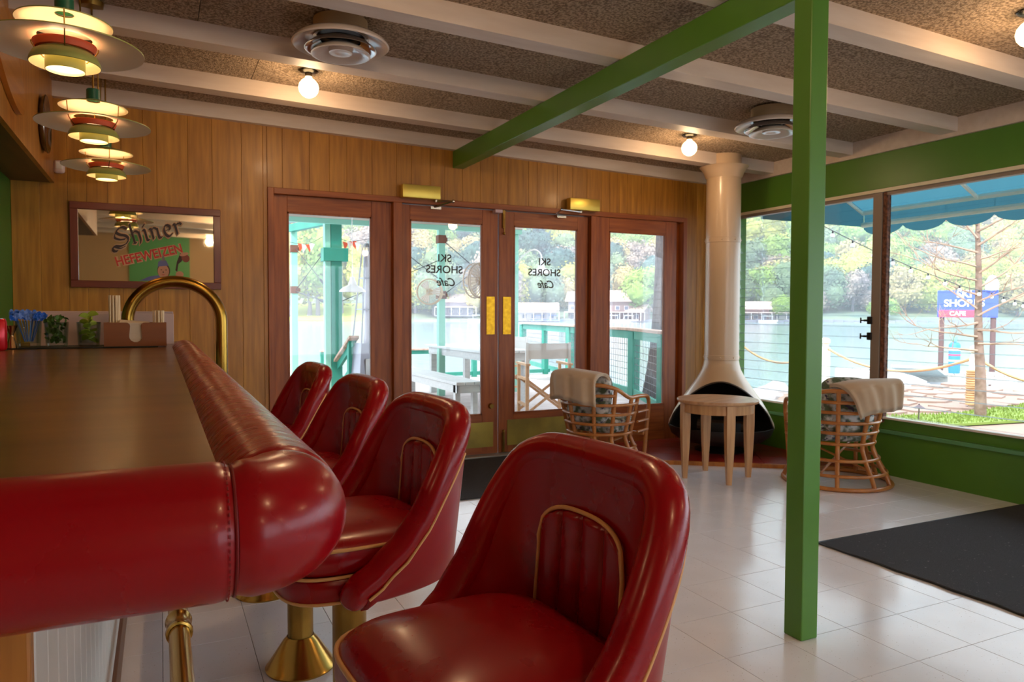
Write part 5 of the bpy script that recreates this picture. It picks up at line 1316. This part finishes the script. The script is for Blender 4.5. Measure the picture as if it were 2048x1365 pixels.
# path light
p = pol(54.9, 9.7, -.2); e = empty('path_light', p, label='small dark mushroom path light in the grass', cat='path light')
PLM = mat('bronze_metal', (96, 80, 84), .5); MB().cone((0, 0, 0), (0, 0, .22), .008, .008, 8).build('stem', PLM, e); MB().lathe([(0, .25), (.02, .24), (.075, .205), (.07, .20), (.02, .21), (0, .21)], 20).build('hat', PLM, e, 50); MB().sph((0, 0, .25), .012, 8, 6).build('finial', PLM, e)
# bare tree
BRK = mat('tan_bark', (120, 94, 80), .9, bump=.8, bscale=12, bdist=.01, var=.4, vcol=(196, 170, 156)); TW = mat('pale_twig', (176, 146, 128), .9)
bt = empty('bare_tree', pol(58.45, 10.1, -.2), label='slender leafless tree standing outside the right window', cat='tree')
MB().tube(bez([(0, 0, -.05), (-.02, 0, .6), (-.06, .02, 1.2), (-.12, 0, 2.0), (-.14, .02, 2.7), (-.16, 0, 3.6)], 4), [.078-.0032*k for k in range(21)], 10).build('trunk', BRK, bt, 60)
BR = random.Random(21); tw = MB()
def branch(p, d_, L, r, dep):
    pts = [p]; q = p.copy(); dd = d_.normalized()
    for k in range(5):
        dd = (dd+Vector((BR.uniform(-.22, .22), BR.uniform(-.22, .22), BR.uniform(-.10, .16)))).normalized(); q = q+dd*L/5; pts.append(q.copy())
    tw.tube(pts, [max(.0018, r*(1-.16*k)) for k in range(6)], 5)
    if dep:
        for k in range(4 if dep > 1 else 3):
            i = BR.randint(1, 5); branch(pts[i], (dd+Vector((BR.uniform(-1, 1), BR.uniform(-1, 1), BR.uniform(-.3, .8)))).normalized(), L*.55, r*.45, dep-1)
Rt = Vector((.54, -.84, 0))
for k in range(26):
    z = .95+2.5*k/26; s_ = 1 if k % 2 else -1; base_ = Vector((-.06-.04*z, 0, z))
    branch(base_, Rt*s_*1.0+Vector((BR.uniform(-.5, .5), BR.uniform(-.5, .5), BR.uniform(.05, .7) if z > 1.4 else BR.uniform(-.3, .2))), BR.uniform(.5, 1.05), .017, 2)
tw.build('branch', TW, bt, 60, kind='stuff')
# flared cypress trunk beyond the railing
ct = empty('cypress_tree', (7.14, 9.36, -1.2), label='grey flared tree trunk behind the deck railing', cat='tree')
b = MB(); b.grid(lambda u, v: (lambda a, z: Vector(((.105+.70*exp(-z/.95))*(1+.14*sin(a*5)*exp(-z/1.2))*cos(a), (.105+.70*exp(-z/.95))*(1+.14*sin(a*5)*exp(-z/1.2))*sin(a), z)))(2*pi*u, 5.0*v**1.4), 40, 26, closeu=True)
b.build('trunk', mat('grey_bark', (104, 96, 96), .9, bump=1, bscale=10, bdist=.03, var=.7, vscale=6, vcol=(64, 58, 62), stretch=(3, 3, .6)), ct, 60)
# awning
aw = empty('awning', (0, 0, 0), label='teal canvas awning with cream pipe frame and scalloped valance', cat='awning')
AC = mat('teal_canvas', (96, 144, 154), .8); 
_n = AC.node_tree; _b2 = _n.nodes['Principled BSDF']; _tl = _n.nodes.new('ShaderNodeBsdfTranslucent'); _tl.inputs[0].default_value = (*s2l((136, 176, 186)), 1); _mx = _n.nodes.new('ShaderNodeMixShader'); _mx.inputs[0].default_value = .65
_n.links.new(_b2.outputs[0], _mx.inputs[1]); _n.links.new(_tl.outputs[0], _mx.inputs[2]); _n.links.new(_mx.outputs[0], _n.nodes['Material Output'].inputs[0])
AX0, AX1, AY0, AY1, AZ0, AZ1 = XR+.13, 6.60, -3.0, 5.30, 2.98, 2.31
MB().prism([(AX0, AY0, AZ0), (AX1, AY0, AZ1), (AX1, AY1, AZ1), (AX0, AY1, AZ0)], (0, 0, .006)).build('canvas_top', AC, aw)
MB().prism([(AX0, AY1, AZ0), (AX1, AY1, AZ1), (AX1, AY1, AZ1-.16), (AX0, AY1, AZ1-.16)], (0, .005, 0)).build('canvas_end', AC, aw)
sc_ = .44; n = int((AY1-AY0)/sc_)
for k in range(n):
    y0_ = AY1-sc_*k; m_ = 12; q = [(AX1+.004, y0_-sc_*j/m_, 2.125-.075*sin(pi*j/m_)**.6) for j in range(m_+1)]
    MB().prism([(AX1+.004, y0_, AZ1)]+q+[(AX1+.004, y0_-sc_, AZ1)], (.004, 0, 0)).build('valance_scallop', AC, aw)
PF = mat('cream_pipe', (248, 248, 240), .5)
for x, z in ((AX1-.02, AZ1-.02), (AX1-.02, 2.165), (AX0+(AX1-AX0)*.62, AZ0+(AZ1-AZ0)*.62-.02), (AX0+(AX1-AX0)*.25, AZ0+(AZ1-AZ0)*.25-.02)): MB().cone((x, AY0, z), (x, AY1, z), .026, .026, 8).build('frame_pipe', PF, aw)
y = AY1
while y > AY0: MB().cone((AX0, y-.01, AZ0-.03), (AX1-.02, y-.01, AZ1-.03), .018, .018, 8).build('frame_rafter', PF, aw); y -= 1.18
# string of bulbs
SBk = mat('socket_black', (40, 40, 46), .5); SBm = mat('clear_white_bulb', (240, 240, 244), .2)
BP = [(49.25, 8.3, 480), (50.55, 8.5, 498), (51.9, 8.7, 518), (53.1, 8.9, 535), (54.2, 9.1, 549), (55.25, 9.3, 562), (56.25, 9.5, 575), (57.1, 9.7, 590), (58.2, 9.9, 600), (58.9, 10.1, 605), (59.55, 10.3, 612), (60.15, 10.5, 618), (60.6, 10.7, 622)]
e0 = None; cp = []
for k, (a, d, py) in enumerate(BP):
    z = [2.13, 2.04, 1.94, 1.86, 1.78, 1.71, 1.64, 1.57, 1.52, 1.49, 1.44, 1.40, 1.37][k]; p = pol(a, d, z); cp.append(p+Vector((0, 0, .055)))
    if e0 is None:
        e0 = empty('string_bulb', p); MB().sph((0, 0, 0), .024, 12, 8, (1, 1, 1.15)).build('glass_bulb', SBm, e0, 80); MB().cone((0, 0, .02), (0, 0, .055), .011, .009, 10).build('socket', SBk, e0, 60); q = e0
    else: q = dup(e0, p)
    tag(q, 'small festoon bulb on the cable outside the window', 'bulb', 'festoon bulbs outside')
b = MB(); b.tube([pol(46, 8.0, 2.42)]+cp+[pol(66, 11.5, 1.3)], .005, 5); o = b.build('festoon_cable', CABLE, None, 60); tag(o, 'dark cable of the festoon lights crossing the right windows', 'cable')
# ---- spring haze over the lake
hm = bpy.data.materials.new('lake_haze'); hm.use_nodes = True; _N = hm.node_tree.nodes; _N.remove(_N['Principled BSDF'])
vs = _N.new('ShaderNodeVolumeScatter'); vs.inputs['Color'].default_value = (.86, .90, 1, 1); vs.inputs['Density'].default_value = .0013; vs.inputs['Anisotropy'].default_value = .3
hm.node_tree.links.new(vs.outputs[0], _N['Material Output'].inputs['Volume'])
b = MB(); b.prism([(-150, 40, -1.7), (500, 40, -1.7), (500, 700, -1.7), (-150, 700, -1.7)], (0, 0, 120)); o = b.build('lake_haze', hm); tag(o, 'thin pale blue haze hanging over the lake', 'haze', kind='stuff')
